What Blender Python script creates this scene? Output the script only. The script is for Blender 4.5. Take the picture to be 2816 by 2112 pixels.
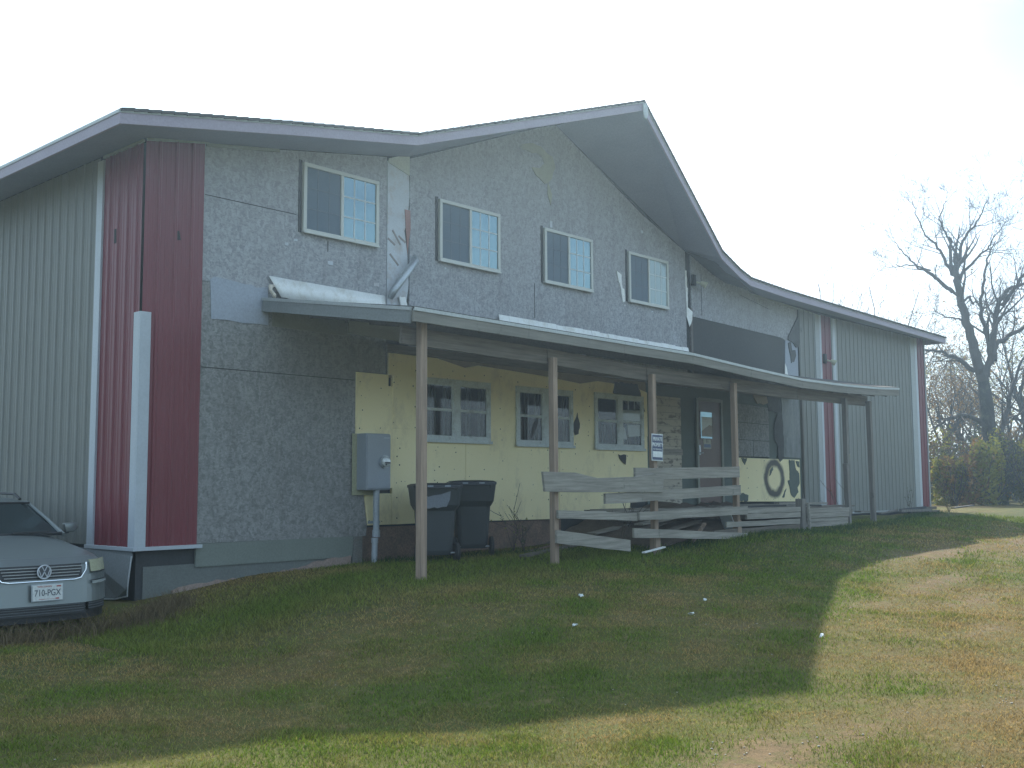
import bpy, bmesh, math, random
import numpy as np
from mathutils import Vector, Matrix, noise
from mathutils.geometry import tessellate_polygon

random.seed(7); rng = np.random.default_rng(7)
for o in list(bpy.data.objects): bpy.data.objects.remove(o)
sc = bpy.context.scene
COL = sc.collection
R = math.radians

# ------------------------------------------------------------------ camera
cd = bpy.data.cameras.new("camera"); cam = bpy.data.objects.new("camera", cd); COL.objects.link(cam)
cd.sensor_width = 36; cd.lens = 37.9; cd.clip_start = .05; cd.clip_end = 3000
right = Vector((0.6748, -0.7380, -0.0058)); up = Vector((-0.0654, -0.0677, 0.9956)); fwd = Vector((0.7351, 0.6714, 0.0940))
m = Matrix((right, up, -fwd)).transposed().to_4x4(); m.translation = Vector((0, 0, 1.6))
cam.matrix_world = m
sc.camera = cam
# ------------------------------------------------------------------ world, sun, exposure
SUN_AZ = math.atan2(6.85, 7.8); SUN_EL = R(38.4)
w = bpy.data.worlds.new("World"); sc.world = w; w.use_nodes = True
nt = w.node_tree; nt.nodes.clear()
def wn(t, **k):
    n = nt.nodes.new(t)
    for a, b in k.items(): setattr(n, a, b)
    return n
sky = wn('ShaderNodeTexSky', sky_type='NISHITA', sun_disc=False, sun_elevation=SUN_EL,
         sun_rotation=math.pi/2 - SUN_AZ, air_density=1.0, dust_density=1.4, ozone_density=1.0, altitude=200)
tc = wn('ShaderNodeTexCoord'); mp = wn('ShaderNodeMapping'); mp.inputs['Scale'].default_value = (1, 1, 3.2)
ns = wn('ShaderNodeTexNoise'); ns.inputs['Scale'].default_value = 1.7; ns.inputs['Detail'].default_value = 7; ns.inputs['Roughness'].default_value = .55
cr = wn('ShaderNodeValToRGB'); cr.color_ramp.elements[0].position = .36; cr.color_ramp.elements[1].position = .62
mx = wn('ShaderNodeMix', data_type='RGBA'); mx.inputs[7].default_value = (6.4, 8.3, 9.6, 1)
mm = wn('ShaderNodeMath', operation='MULTIPLY'); mm.inputs[1].default_value = .7
bg = wn('ShaderNodeBackground'); bg.inputs[1].default_value = .12
wo = wn('ShaderNodeOutputWorld')
l = nt.links.new
l(tc.outputs['Generated'], mp.inputs[0]); l(mp.outputs[0], ns.inputs['Vector']); l(ns.outputs['Fac'], cr.inputs[0])
l(cr.outputs[0], mm.inputs[0]); l(mm.outputs[0], mx.inputs[0]); l(sky.outputs[0], mx.inputs[6]); 
# thin blue-grey cloud banks well to the right and to the left of the sun
last = mx.outputs[2]
for d_, rad_, k_ in (((.880, .215, .423), .30, .62), ((.28, .86, .43), .22, .30), ((-.6, -.5, .5), .7, .35)):
    dv = wn('ShaderNodeVectorMath', operation='DISTANCE'); dv.inputs[1].default_value = d_; l(tc.outputs['Generated'], dv.inputs[0])
    a1 = wn('ShaderNodeMath', operation='MULTIPLY_ADD'); a1.inputs[1].default_value = .35; l(ns.outputs['Fac'], a1.inputs[0]); l(dv.outputs['Value'], a1.inputs[2])
    r1 = wn('ShaderNodeMapRange'); r1.inputs[1].default_value = .16; r1.inputs[2].default_value = .17+rad_; r1.inputs[3].default_value = k_; r1.inputs[4].default_value = 0; r1.interpolation_type = 'SMOOTHSTEP'; l(a1.outputs[0], r1.inputs[0])
    m1 = wn('ShaderNodeMix', data_type='RGBA'); m1.inputs[7].default_value = (2.0, 2.9, 4.2, 1); l(r1.outputs[0], m1.inputs[0]); l(last, m1.inputs[6]); last = m1.outputs[2]
l(last, bg.inputs[0]); l(bg.outputs[0], wo.inputs[0])
sd = bpy.data.lights.new("sun", 'SUN'); sun = bpy.data.objects.new("sun", sd); COL.objects.link(sun)
sd.energy = 4.8; sd.angle = R(.6); sd.color = (1, .93, .82)
sv = Vector((math.cos(SUN_EL)*math.cos(SUN_AZ), math.cos(SUN_EL)*math.sin(SUN_AZ), math.sin(SUN_EL)))
sun.rotation_euler = sv.to_track_quat('Z', 'Y').to_euler()
sc.view_settings.view_transform = 'Standard'; sc.view_settings.look = 'None'
sc.view_settings.exposure = 0.84; sc.view_settings.gamma = 1
sc.render.engine = 'CYCLES'
sc.cycles.max_bounces = 6; sc.cycles.volume_bounces = 0

# ------------------------------------------------------------------ helpers
class MB:
    """collects faces; build() links them as one mesh object"""
    def __init__(s): s.v = []; s.f = []; s.m = []; s.parts = []
    def add(s, vs, fs, mi=0):
        s.parts.append(([tuple(p) for p in vs], list(fs), mi)); b = len(s.v); s.v += [tuple(p) for p in vs]
        for f in fs: s.f.append(tuple(b+i for i in f)); s.m.append(mi)
    def box(s, x0, x1, y0, y1, z0, z1, mi=0):
        vs = [(x, y, z) for z in (z0, z1) for y in (y0, y1) for x in (x0, x1)]
        s.add(vs, [(0, 2, 3, 1), (4, 5, 7, 6), (0, 1, 5, 4), (2, 6, 7, 3), (0, 4, 6, 2), (1, 3, 7, 5)], mi)
    def bar(s, a, b, w, h, upv=(0, 0, 1), mi=0, tw=0):
        a = Vector(a); b = Vector(b); d = (b-a).normalized(); u = Vector(upv)
        sx = d.cross(u)
        if sx.length < 1e-4: sx = d.cross(Vector((0, 1, 0)))
        sx.normalize(); u = sx.cross(d).normalized()
        vs = [p + sx*(w/2)*i + u*(h/2)*j for p in (a, b) for i, j in ((-1, -1), (1, -1), (1, 1), (-1, 1))]
        s.add(vs, [(0, 1, 2, 3), (7, 6, 5, 4), (0, 4, 5, 1), (1, 5, 6, 2), (2, 6, 7, 3), (3, 7, 4, 0)], mi)
    def poly(s, pts, y0, y1, mi=0, ax='y'):
        """polygon in the wall plane (x,z) given thickness y0 (front) .. y1 (back)"""
        def P(a, c, d): return (a, d, c) if ax == 'y' else ((d, a, c) if ax == 'x' else (a, c, d))
        n = len(pts); vs = [P(a, c, y0) for a, c in pts] + [P(a, c, y1) for a, c in pts]
        tri = tessellate_polygon([[Vector((a, c, 0)) for a, c in pts]])
        fs = [tuple(t) for t in tri] + [tuple(n+i for i in reversed(t)) for t in tri]
        fs += [(i, (i+1) % n, n+(i+1) % n, n+i) for i in range(n)]
        s.add(vs, fs, mi)
    def tube(s, pts, rad, n=8, mi=0, cap=True):
        pts = [Vector(p) for p in pts]
        if not isinstance(rad, (list, tuple)): rad = [rad]*len(pts)
        b = len(s.v); k = len(pts); ref = None
        for i, p in enumerate(pts):
            d = (pts[min(i+1, k-1)] - pts[max(i-1, 0)]).normalized()
            if ref is None: ref = d.orthogonal().normalized()
            ref = (ref - d*ref.dot(d))
            ref = ref.normalized() if ref.length > 1e-5 else d.orthogonal().normalized()
            q = d.cross(ref)
            for j in range(n):
                a = 2*math.pi*j/n; s.v.append(tuple(p + (ref*math.cos(a)+q*math.sin(a))*rad[i]))
        for i in range(k-1):
            for j in range(n):
                s.f.append((b+i*n+j, b+i*n+(j+1) % n, b+(i+1)*n+(j+1) % n, b+(i+1)*n+j)); s.m.append(mi)
        if cap:
            s.f.append(tuple(b+j for j in reversed(range(n)))); s.m.append(mi)
            s.f.append(tuple(b+(k-1)*n+j for j in range(n))); s.m.append(mi)
    def disc(s, c, r, y, th=.004, n=6, mi=0):
        s.poly([(c[0]+r*math.cos(6.2832*i/n+.3), c[1]+r*math.sin(6.2832*i/n+.3)) for i in range(n)], y-th, y, mi)
    def build_each(s, name, mats, parent=None):
        for vs, fs, mi in s.parts:
            q = MB(); q.add(vs, fs, mi); q.build(name, mats, parent)
    def build(s, name, mats, parent=None, smooth=False, bevel=0, fix=True):
        me = bpy.data.meshes.new(name); me.from_pydata(s.v, [], s.f)
        if not isinstance(mats, (list, tuple)): mats = [mats]
        for mt in mats: me.materials.append(mt)
        me.polygons.foreach_set('material_index', s.m)
        if fix:
            bm = bmesh.new(); bm.from_mesh(me); bmesh.ops.recalc_face_normals(bm, faces=bm.faces); bm.to_mesh(me); bm.free()
        if smooth: me.polygons.foreach_set('use_smooth', [True]*len(me.polygons))
        o = bpy.data.objects.new(name, me); COL.objects.link(o)
        if parent: o.parent = parent
        if bevel:
            bv = o.modifiers.new('bevel', 'BEVEL'); bv.width = bevel; bv.segments = 2; bv.limit_method = 'ANGLE'
        return o
def tag(o, label=None, cat=None, group=None, kind=None):
    for k, v in (('label', label), ('category', cat), ('group', group), ('kind', kind)):
        if v: o[k] = v
    return o
def empty(name, label=None, cat=None, group=None, loc=(0, 0, 0), rz=0):
    o = bpy.data.objects.new(name, None); COL.objects.link(o); o.location = loc; o.rotation_euler = (0, 0, rz); o.empty_display_size = .3
    return tag(o, label, cat, group)
def rough_edge(pts, amp, step=.06, seed=0):
    """adds a ragged outline to a polygon"""
    rr = random.Random(seed); out = []
    for i in range(len(pts)):
        a = pts[i]; b = pts[(i+1) % len(pts)]; L = math.dist(a, b); n = max(1, int(L/step))
        for k in range(n):
            t = k/n; j = amp if k else amp*.3
            out.append((a[0]+(b[0]-a[0])*t+rr.uniform(-j, j), a[1]+(b[1]-a[1])*t+rr.uniform(-j, j)))
    return out

# ------------------------------------------------------------------ materials
def newmat(name):
    mt = bpy.data.materials.new(name); mt.use_nodes = True; t = mt.node_tree
    return mt, t, t.nodes['Principled BSDF'], t.links.new
def coords(t, scale=(1, 1, 1), rot=(0, 0, 0)):
    c = t.nodes.new('ShaderNodeTexCoord'); g = t.nodes.new('ShaderNodeMapping'); g.inputs['Scale'].default_value = scale; g.inputs['Rotation'].default_value = rot
    t.links.new(c.outputs['Object'], g.inputs[0]); return g.outputs[0]
def tex_noise(t, vec, scale, detail=4, rough=.55):
    n = t.nodes.new('ShaderNodeTexNoise'); n.inputs['Scale'].default_value = scale; n.inputs['Detail'].default_value = detail; n.inputs['Roughness'].default_value = rough
    t.links.new(vec, n.inputs['Vector']); return n.outputs['Fac']
def ramp(t, fac, stops):
    r = t.nodes.new('ShaderNodeValToRGB'); e = r.color_ramp.elements
    while len(e) < len(stops): e.new(.5)
    for i, (p, c) in enumerate(stops):
        e[i].position = p; e[i].color = (c, c, c, 1) if not isinstance(c, tuple) else (*c, 1)
    t.links.new(fac, r.inputs[0]); return r.outputs[0]
def mixc(t, fac, a, b, mode='MIX'):
    n = t.nodes.new('ShaderNodeMix'); n.data_type = 'RGBA'; n.blend_type = mode
    for i, v in ((0, fac), (6, a), (7, b)):
        if isinstance(v, (int, float)): n.inputs[i].default_value = v
        elif isinstance(v, tuple): n.inputs[i].default_value = (*v, 1)
        else: t.links.new(v, n.inputs[i])
    return n.outputs[2]
def bump(t, h, p, strength=.3, dist=.01):
    b = t.nodes.new('ShaderNodeBump'); b.inputs['Strength'].default_value = strength; b.inputs['Distance'].default_value = dist
    t.links.new(h, b.inputs['Height']); t.links.new(b.outputs[0], p.inputs['Normal'])
def M(name, base, rough=.6, metal=0., var=.18, vscale=2.5, fine=.10, fscale=40, bmp=.15, stretch=(1, 1, 1), dirt=None, spec=.5):
    """general surface: broad and fine colour variation, optional dirt colour, light bump"""
    mt, t, p, L = newmat(name); v = coords(t, stretch)
    n1 = tex_noise(t, v, vscale, 5); n2 = tex_noise(t, v, fscale, 3)
    c = mixc(t, n1, tuple(max(0, x*(1-var*1.4)) for x in base), tuple(x*(1+var*1.2) for x in base))
    c = mixc(t, ramp(t, n2, [(.3, 1-fine*2), (.7, 1+0.)]), (0, 0, 0), c) if fine else c
    if dirt:
        n3 = tex_noise(t, v, vscale*.8+.7, 7, .7); c = mixc(t, ramp(t, n3, [(.5, 0.), (.68, .75)]), c, dirt)
    L(c, p.inputs['Base Color']); p.inputs['Roughness'].default_value = rough; p.inputs['Metallic'].default_value = metal
    p.inputs['Specular IOR Level'].default_value = spec
    if bmp: bump(t, n2, p, bmp, .004)
    return mt
def osb(name, a, b, tint, seed=0):
    mt, t, p, L = newmat(name)
    v = coords(t, (1, 1, 1.0)); g = coords(t, (1, .2, 1), (0, R(35), 0))
    vo = t.nodes.new('ShaderNodeTexVoronoi'); vo.inputs['Scale'].default_value = 36; vo.inputs['Randomness'].default_value = 1
    nz = t.nodes.new('ShaderNodeTexNoise'); nz.inputs['Scale'].default_value = 9; L(v, nz.inputs['Vector'])
    mv = t.nodes.new('ShaderNodeMix'); mv.data_type = 'RGBA'; mv.inputs[0].default_value = .09; L(v, mv.inputs[6]); L(nz.outputs['Color'], mv.inputs[7])
    mp2 = t.nodes.new('ShaderNodeMapping'); mp2.inputs['Scale'].default_value = (1, 1, .5); mp2.inputs['Rotation'].default_value = (0, R(30), 0); L(mv.outputs[2], mp2.inputs[0])
    L(mp2.outputs[0], vo.inputs['Vector'])
    vo2 = t.nodes.new('ShaderNodeTexVoronoi'); vo2.inputs['Scale'].default_value = 62
    mp3 = t.nodes.new('ShaderNodeMapping'); mp3.inputs['Scale'].default_value = (.45, 1, 1); mp3.inputs['Rotation'].default_value = (0, R(-40), 0); L(mv.outputs[2], mp3.inputs[0]); L(mp3.outputs[0], vo2.inputs['Vector'])
    sp = t.nodes.new('ShaderNodeSeparateColor'); L(vo.outputs['Color'], sp.inputs[0]); sp2 = t.nodes.new('ShaderNodeSeparateColor'); L(vo2.outputs['Color'], sp2.inputs[0])
    av = t.nodes.new('ShaderNodeMath'); av.operation = 'MULTIPLY_ADD'; L(sp.outputs[0], av.inputs[0]); av.inputs[1].default_value = .5
    a2 = t.nodes.new('ShaderNodeMath'); a2.operation = 'MULTIPLY'; L(sp2.outputs[1], a2.inputs[0]); a2.inputs[1].default_value = .5; L(a2.outputs[0], av.inputs[2])
    c = mixc(t, ramp(t, av.outputs[0], [(.12, 0.), (.88, 1.)]), a, b)
    n1 = tex_noise(t, v, .9, 6, .65); c = mixc(t, ramp(t, n1, [(.35, 0.), (.7, .3)]), c, tint)
    n3 = tex_noise(t, coords(t, (2.5, 1, .35)), 1.6, 6, .7); c = mixc(t, ramp(t, n3, [(.5, 0.), (.8, .35)]), c, (.12, .11, .105))
    n4 = tex_noise(t, v, 7, 5, .7); c = mixc(t, ramp(t, n4, [(.58, 0.), (.72, .22)]), c, (.42, .43, .45))
    L(c, p.inputs['Base Color']); p.inputs['Roughness'].default_value = .85; p.inputs['Specular IOR Level'].default_value = .25
    bump(t, av.outputs[0], p, .35, .004); return mt
def wood(name, base, dark, grain=(.6, 12, 12), rough=.85):
    mt, t, p, L = newmat(name); v = coords(t, grain)
    n1 = tex_noise(t, v, 2.2, 7, .7); n2 = tex_noise(t, coords(t), 1.3, 4); n3 = tex_noise(t, coords(t), 6, 6, .75)
    c = mixc(t, ramp(t, n1, [(.36, 0.), (.62, 1.)]), dark, base)
    c = mixc(t, ramp(t, n2, [(.35, .45), (.65, 0.)]), c, tuple(x*.62 for x in base)); c = mixc(t, ramp(t, n3, [(.62, 0.), (.72, .7)]), c, tuple(x*.5 for x in dark))
    L(c, p.inputs['Base Color']); p.inputs['Roughness'].default_value = rough; p.inputs['Specular IOR Level'].default_value = .25
    bump(t, n1, p, .5, .004); return mt

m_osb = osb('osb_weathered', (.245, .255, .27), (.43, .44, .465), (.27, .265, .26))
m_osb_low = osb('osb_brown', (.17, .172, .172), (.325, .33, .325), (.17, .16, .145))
m_osb_edge = M('osb_edge', (.16, .13, .11), .9)
m_felt = M('tar_felt', (.055, .058, .062), .9, var=.2)
m_green = M('green_sheathing', (.105, .13, .115), .8, var=.15, vscale=6)
m_red = M('red_siding', (.17, .026, .038), .42, .0, var=.10, vscale=1.2, fine=.04, bmp=.03)
m_beige = M('beige_siding', (.195, .202, .185), .5, .0, var=.08, vscale=1.1, fine=.04, bmp=.03)
m_trim = M('white_trim', (.44, .485, .53), .42, var=.07, vscale=3, fine=.05, bmp=.03)
m_trim_dull = M('dull_trim', (.36, .39, .40), .5, var=.1)
m_fascia = M('mauve_fascia', (.34, .29, .36), .55, var=.10, vscale=2, bmp=.05)
m_drip = M('drip_edge', (.44, .48, .48), .45, var=.08)
m_soffit = M('soffit_panel', (.245, .255, .34), .7, var=.12, vscale=1.5)
m_soffit_tan = M('soffit_trim', (.27, .29, .22), .6, var=.12)
m_shingle = M('roof_shingle', (.075, .075, .072), .95, var=.3, vscale=14, fine=.3, fscale=90, bmp=.6)
m_wrap = M('house_wrap', (.52, .56, .60), .6, var=.10, vscale=4, fine=.06, bmp=.4, dirt=(.36, .30, .27))
m_wrapblue = M('blue_grey_board', (.35, .39, .46), .7, var=.08, vscale=3)
m_flash = M('white_flashing', (.80, .82, .80), .4, var=.05, vscale=5, fine=.04, dirt=(.55, .53, .46))
m_steel = M('galvanised', (.42, .46, .49), .35, .5, var=.12)
m_grey = M('meter_grey', (.27, .30, .335), .45, var=.06, vscale=3, fine=.03, bmp=.03)
m_conduit = M('conduit_grey', (.36, .40, .44), .45, var=.08)
m_concrete = M('concrete', (.20, .20, .185), .92, var=.25, vscale=3, fine=.2, fscale=60, bmp=.4, dirt=(.15, .12, .10))
m_parge = M('parged_skirt', (.165, .18, .17), .9, var=.16, vscale=2.5, fine=.1)
m_skirt = M('green_skirt', (.20, .225, .20), .8, var=.14, vscale=2)
m_brick = M('brown_block', (.26, .175, .135), .95, var=.32, vscale=3, fine=.2, bmp=.5, dirt=(.10, .085, .07))
m_clay = M('pale_clay', (.37, .28, .24), .95, var=.22, vscale=8, fine=.15, bmp=.4)
m_wood = wood('weathered_board', (.36, .34, .295), (.20, .185, .16))
m_woodv = wood('post_wood', (.40, .30, .225), (.22, .165, .13), (12, 12, .6))
m_woodg = wood('grey_post', (.235, .22, .20), (.13, .12, .11), (12, 12, .6))
m_beam = wood('porch_beam', (.21, .185, .155), (.10, .085, .07))
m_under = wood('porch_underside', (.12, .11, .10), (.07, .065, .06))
m_eave = wood('porch_fascia', (.25, .245, .215), (.18, .17, .155))
m_side_fascia = M('porch_side_fascia', (.19, .21, .215), .8, var=.1)
m_frame = M('almond_frame', (.55, .57, .53), .45, var=.05, fine=.03, bmp=.02)
m_oldframe = M('old_painted_frame', (.60, .66, .66), .7, var=.12, vscale=5, dirt=(.25, .26, .25))
m_muntin = M('muntin', (.62, .66, .65), .5, var=.03)
m_black = M('black', (.015, .016, .018), .6, var=.1)
m_curtain = M('curtain', (.15, .17, .17), .95, var=.10, vscale=5, stretch=(6, 1, .5), bmp=0)
m_blind = M('vertical_blind', (.50, .53, .50), .8, var=.04, bmp=0)
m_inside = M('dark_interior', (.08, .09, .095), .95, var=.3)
m_door = M('brown_door', (.12, .07, .052), .5, var=.12, vscale=3)
m_doorframe = M('door_frame', (.22, .23, .19), .6)
m_paint_peel = None
def glass(name, base, rough, coat, var=.1):
    mt, t, p, L = newmat(name); v = coords(t)
    c = mixc(t, tex_noise(t, v, 1.5, 3), tuple(x*(1-var) for x in base), tuple(x*(1+var) for x in base))
    L(c, p.inputs['Base Color']); p.inputs['Roughness'].default_value = rough; p.inputs['IOR'].default_value = coat; p.inputs['Specular Tint'].default_value = (.62, .92, 1, 1)
    bump(t, tex_noise(t, v, 1.1, 2), p, .02, .02); return mt
m_glass_clear = glass('reflective_glass', (.07, .12, .15), .03, 2.9)
m_glass_screen = glass('screened_glass', (.075, .095, .125), .4, 1.5)
m_glass_blind = glass('glass_over_blind', (.26, .29, .28), .08, 2.0)
def see_through():
    mt, t, p, L = newmat('window_pane'); t.nodes.remove(p)
    o = t.nodes['Material Output']; tr = t.nodes.new('ShaderNodeBsdfTransparent'); gl = t.nodes.new('ShaderNodeBsdfGlossy'); gl.inputs['Roughness'].default_value = .03
    tr.inputs[0].default_value = (.72, .75, .74, 1); mx = t.nodes.new('ShaderNodeMixShader'); fr = t.nodes.new('ShaderNodeFresnel'); fr.inputs[0].default_value = 1.55
    L(fr.outputs[0], mx.inputs[0]); L(tr.outputs[0], mx.inputs[1]); L(gl.outputs[0], mx.inputs[2]); L(mx.outputs[0], o.inputs[0]); return mt
m_pane = see_through()
# yellow foam board; a soot ring stain on the right hand piece
def foam(name, ring=False):
    mt, t, p, L = newmat(name); v = coords(t)
    c = mixc(t, tex_noise(t, v, 1.4, 5, .6), (.81, .70, .39), (.90, .81, .50))
    n3 = tex_noise(t, coords(t, (1, 1, .6)), 2.2, 7, .75); c = mixc(t, ramp(t, n3, [(.52, 0.), (.75, .6)]), c, (.40, .33, .22))
    n4 = tex_noise(t, v, 22, 3, .7); c = mixc(t, ramp(t, n4, [(.67, 0.), (.74, .8)]), c, (.22, .20, .15))
    if ring:
        s = t.nodes.new('ShaderNodeSeparateXYZ'); L(v, s.inputs[0])
        def mth(op, a, b=None):
            n = t.nodes.new('ShaderNodeMath'); n.operation = op
            for i, q in enumerate((a, b)):
                if q is None: continue
                if isinstance(q, (int, float)): n.inputs[i].default_value = q
                else: L(q, n.inputs[i])
            return n.outputs[0]
        nn = mth('MULTIPLY', tex_noise(t, v, 5, 4), .22)
        dx = mth('DIVIDE', mth('SUBTRACT', s.outputs[0], 21.78), .50); dz = mth('DIVIDE', mth('SUBTRACT', s.outputs[2], 1.73), .47)
        d = mth('ADD', mth('SQRT', mth('ADD', mth('MULTIPLY', dx, dx), mth('MULTIPLY', dz, dz))), mth('SUBTRACT', nn, .11))
        c = mixc(t, ramp(t, d, [(.48, 0.), (.64, .95), (.84, .97), (1.0, 0.)]), c, (.035, .034, .036))
    L(c, p.inputs['Base Color']); p.inputs['Roughness'].default_value = .6; return mt
m_foam = foam('yellow_foam'); m_foam_ring = foam('yellow_foam_sooty', True)
m_hole = M('hole', (.03, .03, .03), .9, bmp=0)
# peeling cream paint on boards
mt, t, p, L = newmat('peeling_paint'); v = coords(t, (1, 1, 2.0)); n = tex_noise(t, v, 4.0, 8, .72)
s = coords(t); w1 = t.nodes.new('ShaderNodeTexWave'); w1.wave_type = 'BANDS'; w1.bands_direction = 'Z'; w1.inputs['Scale'].default_value = 2.4; w1.inputs['Distortion'].default_value = .6; L(s, w1.inputs['Vector'])
c = mixc(t, ramp(t, n, [(.52, 0.), (.58, 1.)]), (.46, .42, .34), (.17, .15, .125)); c = mixc(t, ramp(t, w1.outputs['Fac'], [(.01, .45), (.05, 0.)]), c, (.09, .08, .07))
L(c, p.inputs['Base Color']); p.inputs['Roughness'].default_value = .85; bump(t, n, p, .4, .005); m_paint_peel = mt

# ------------------------------------------------------------------ ground
def sst(a, b, x):
    t = np.clip((x-a)/(b-a), 0, 1); return t*t*(3-2*t)
def g_np(x, y):
    s = .2 + .8*sst(5, 8.5, x)
    yy = np.clip(y, -3, 10.3)
    z = .056*yy*s + .22*sst(13, 17.5, x)*np.clip(yy/9, 0, 1)
    z = z - .11*np.exp(-((x-8.2)/1.7)**2)*np.clip((y-8)/3, 0, 1)
    z = z + .025*np.sin(x*1.1+y*.7)*np.sin(y*1.3-x*.4) + .012*np.sin(x*3.1+1)*np.sin(y*2.7)
    return z
def G(x, y): return float(g_np(np.float64(x), np.float64(y)))
# ---- patch map (shared by the ground sheet and the blades): bare / brown / green
def patch(x, y):
    a = np.zeros_like(x)
    for (fx, fy, ph, am) in ((.55, .4, 0, 1), (-.33, .9, 1.7, .9), (1.3, -.8, .6, .55), (2.1, 1.7, 2.2, .4), (.2, -.35, 4, .8), (3.3, 2.9, 1, .3)):
        a += am*np.sin(x*fx+y*fy+ph)
    return a/3.95
def bare_np(x, y):
    b = np.zeros_like(x)
    for cx, cy, rx, ry, k in ((5.5, 3.2, .9, .35, 1), (4.6, 3.0, 1.2, .4, .75), (6.4, 3.0, .8, .25, .7), (17.2, 6.6, 2.4, .5, 1), (19.5, 5.6, 2.5, .5, 1), (14.2, 5.4, 1.6, .3, .9), (16.4, 8.8, 1.6, .25, .6), (9.2, 5.2, 1.3, .3, .4),
                              (13, 4.6, 1.6, .3, .8), (11.5, 5.2, .9, .25, .7), (22, 6.4, 3, .5, 1), (3.1, 4.5, .9, .25, .6), (10.4, 3.7, 1.1, .2, .6), (8.2, 2.6, 1.4, .25, .5), (26, 7.3, 3, .4, .7), (2.2, 3.2, .8, .3, .5), (7.5, 1.9, 1, .3, .5)):
        b = np.maximum(b, k*np.exp(-(((x-cx)/rx)**2+((y-cy)/ry)**2)))
    return b
N = 260
gx = np.concatenate([np.linspace(-400, -10, 16)[:-1], np.linspace(-10, 50, N), np.linspace(50, 600, 20)[1:]])
gy = np.concatenate([np.linspace(-400, -8, 16)[:-1], np.linspace(-8, 30, 170), np.linspace(30, 700, 20)[1:]])
X, Y = np.meshgrid(gx, gy); Z = g_np(X, Y)
far = np.clip((np.hypot(X-15, Y-8)-45)/100, 0, 1); Z = Z*(1-far)+.55*far
vs = np.stack([X.ravel(), Y.ravel(), Z.ravel()], 1); nx, ny = len(gx), len(gy)
idx = np.arange(nx*ny).reshape(ny, nx)
fs = np.stack([idx[:-1, :-1].ravel(), idx[:-1, 1:].ravel(), idx[1:, 1:].ravel(), idx[1:, :-1].ravel()], 1)
def np_mesh(name, vs, fs, mat, k, col=None, smooth=True):
    me = bpy.data.meshes.new(name); me.vertices.add(len(vs)); me.vertices.foreach_set('co', vs.astype(np.float32).ravel())
    me.loops.add(len(fs)*k); me.loops.foreach_set('vertex_index', fs.astype(np.int32).ravel())
    me.polygons.add(len(fs)); me.polygons.foreach_set('loop_start', np.arange(0, len(fs)*k, k, dtype=np.int32))
    me.update(calc_edges=True); me.materials.append(mat)
    if smooth: me.polygons.foreach_set('use_smooth', np.ones(len(fs), bool))
    if col is not None:
        at = me.color_attributes.new('tint', 'FLOAT_COLOR', 'POINT'); c4 = np.concatenate([col, np.ones((len(col), 1))], 1)
        at.data.foreach_set('color', c4.astype(np.float32).ravel())
    o = bpy.data.objects.new(name, me); COL.objects.link(o); return o
def ground_col(x, y):
    p1 = patch(x, y)[:, None]; b = bare_np(x, y)[:, None]
    green = np.array([.095, .118, .022]); brown = np.array([.17, .118, .042]); soil = np.array([.23, .15, .088])
    k = np.clip(.5+p1*1.1, 0, 1); c = green*(1-k)+brown*k
    near = np.exp(-((y-9.6)/1.5)**2)[:, None]*.8; fg = np.exp(-((y-2.0)/2.0)**2)[:, None]*.6; c = c*(1-fg)+np.array([.215, .158, .078])*fg; c = c*(1-near)+np.array([.045, .080, .022])*near
    bb = np.clip(b*1.2-.15, 0, .9); return c*(1-bb)+soil*bb
mt, t, p, L = newmat('lawn_soil'); at = t.nodes.new('ShaderNodeAttribute'); at.attribute_name = 'tint'; v = coords(t)
n1 = tex_noise(t, v, 9, 8, .75); n2 = tex_noise(t, v, 60, 4, .7)
c = mixc(t, ramp(t, n1, [(.35, 0.), (.65, .5)]), at.outputs['Color'], (.10, .078, .05)); c = mixc(t, ramp(t, n2, [(.35, .45), (.6, 0.)]), c, (.03, .035, .014)); c = mixc(t, ramp(t, tex_noise(t, v, 3.1, 8, .8), [(.47, 0.), (.62, .6)]), c, (.09, .125, .028)); c = mixc(t, ramp(t, tex_noise(t, v, 4.3, 8, .8), [(.52, 0.), (.66, .6)]), c, (.27, .19, .10))
L(c, p.inputs['Base Color']); p.inputs['Roughness'].default_value = .95; p.inputs['Specular IOR Level'].default_value = .1; bump(t, n2, p, .7, .02)
ground = np_mesh('ground', vs, fs, mt, 4, ground_col(X.ravel(), Y.ravel())); tag(ground, kind='structure')

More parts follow.
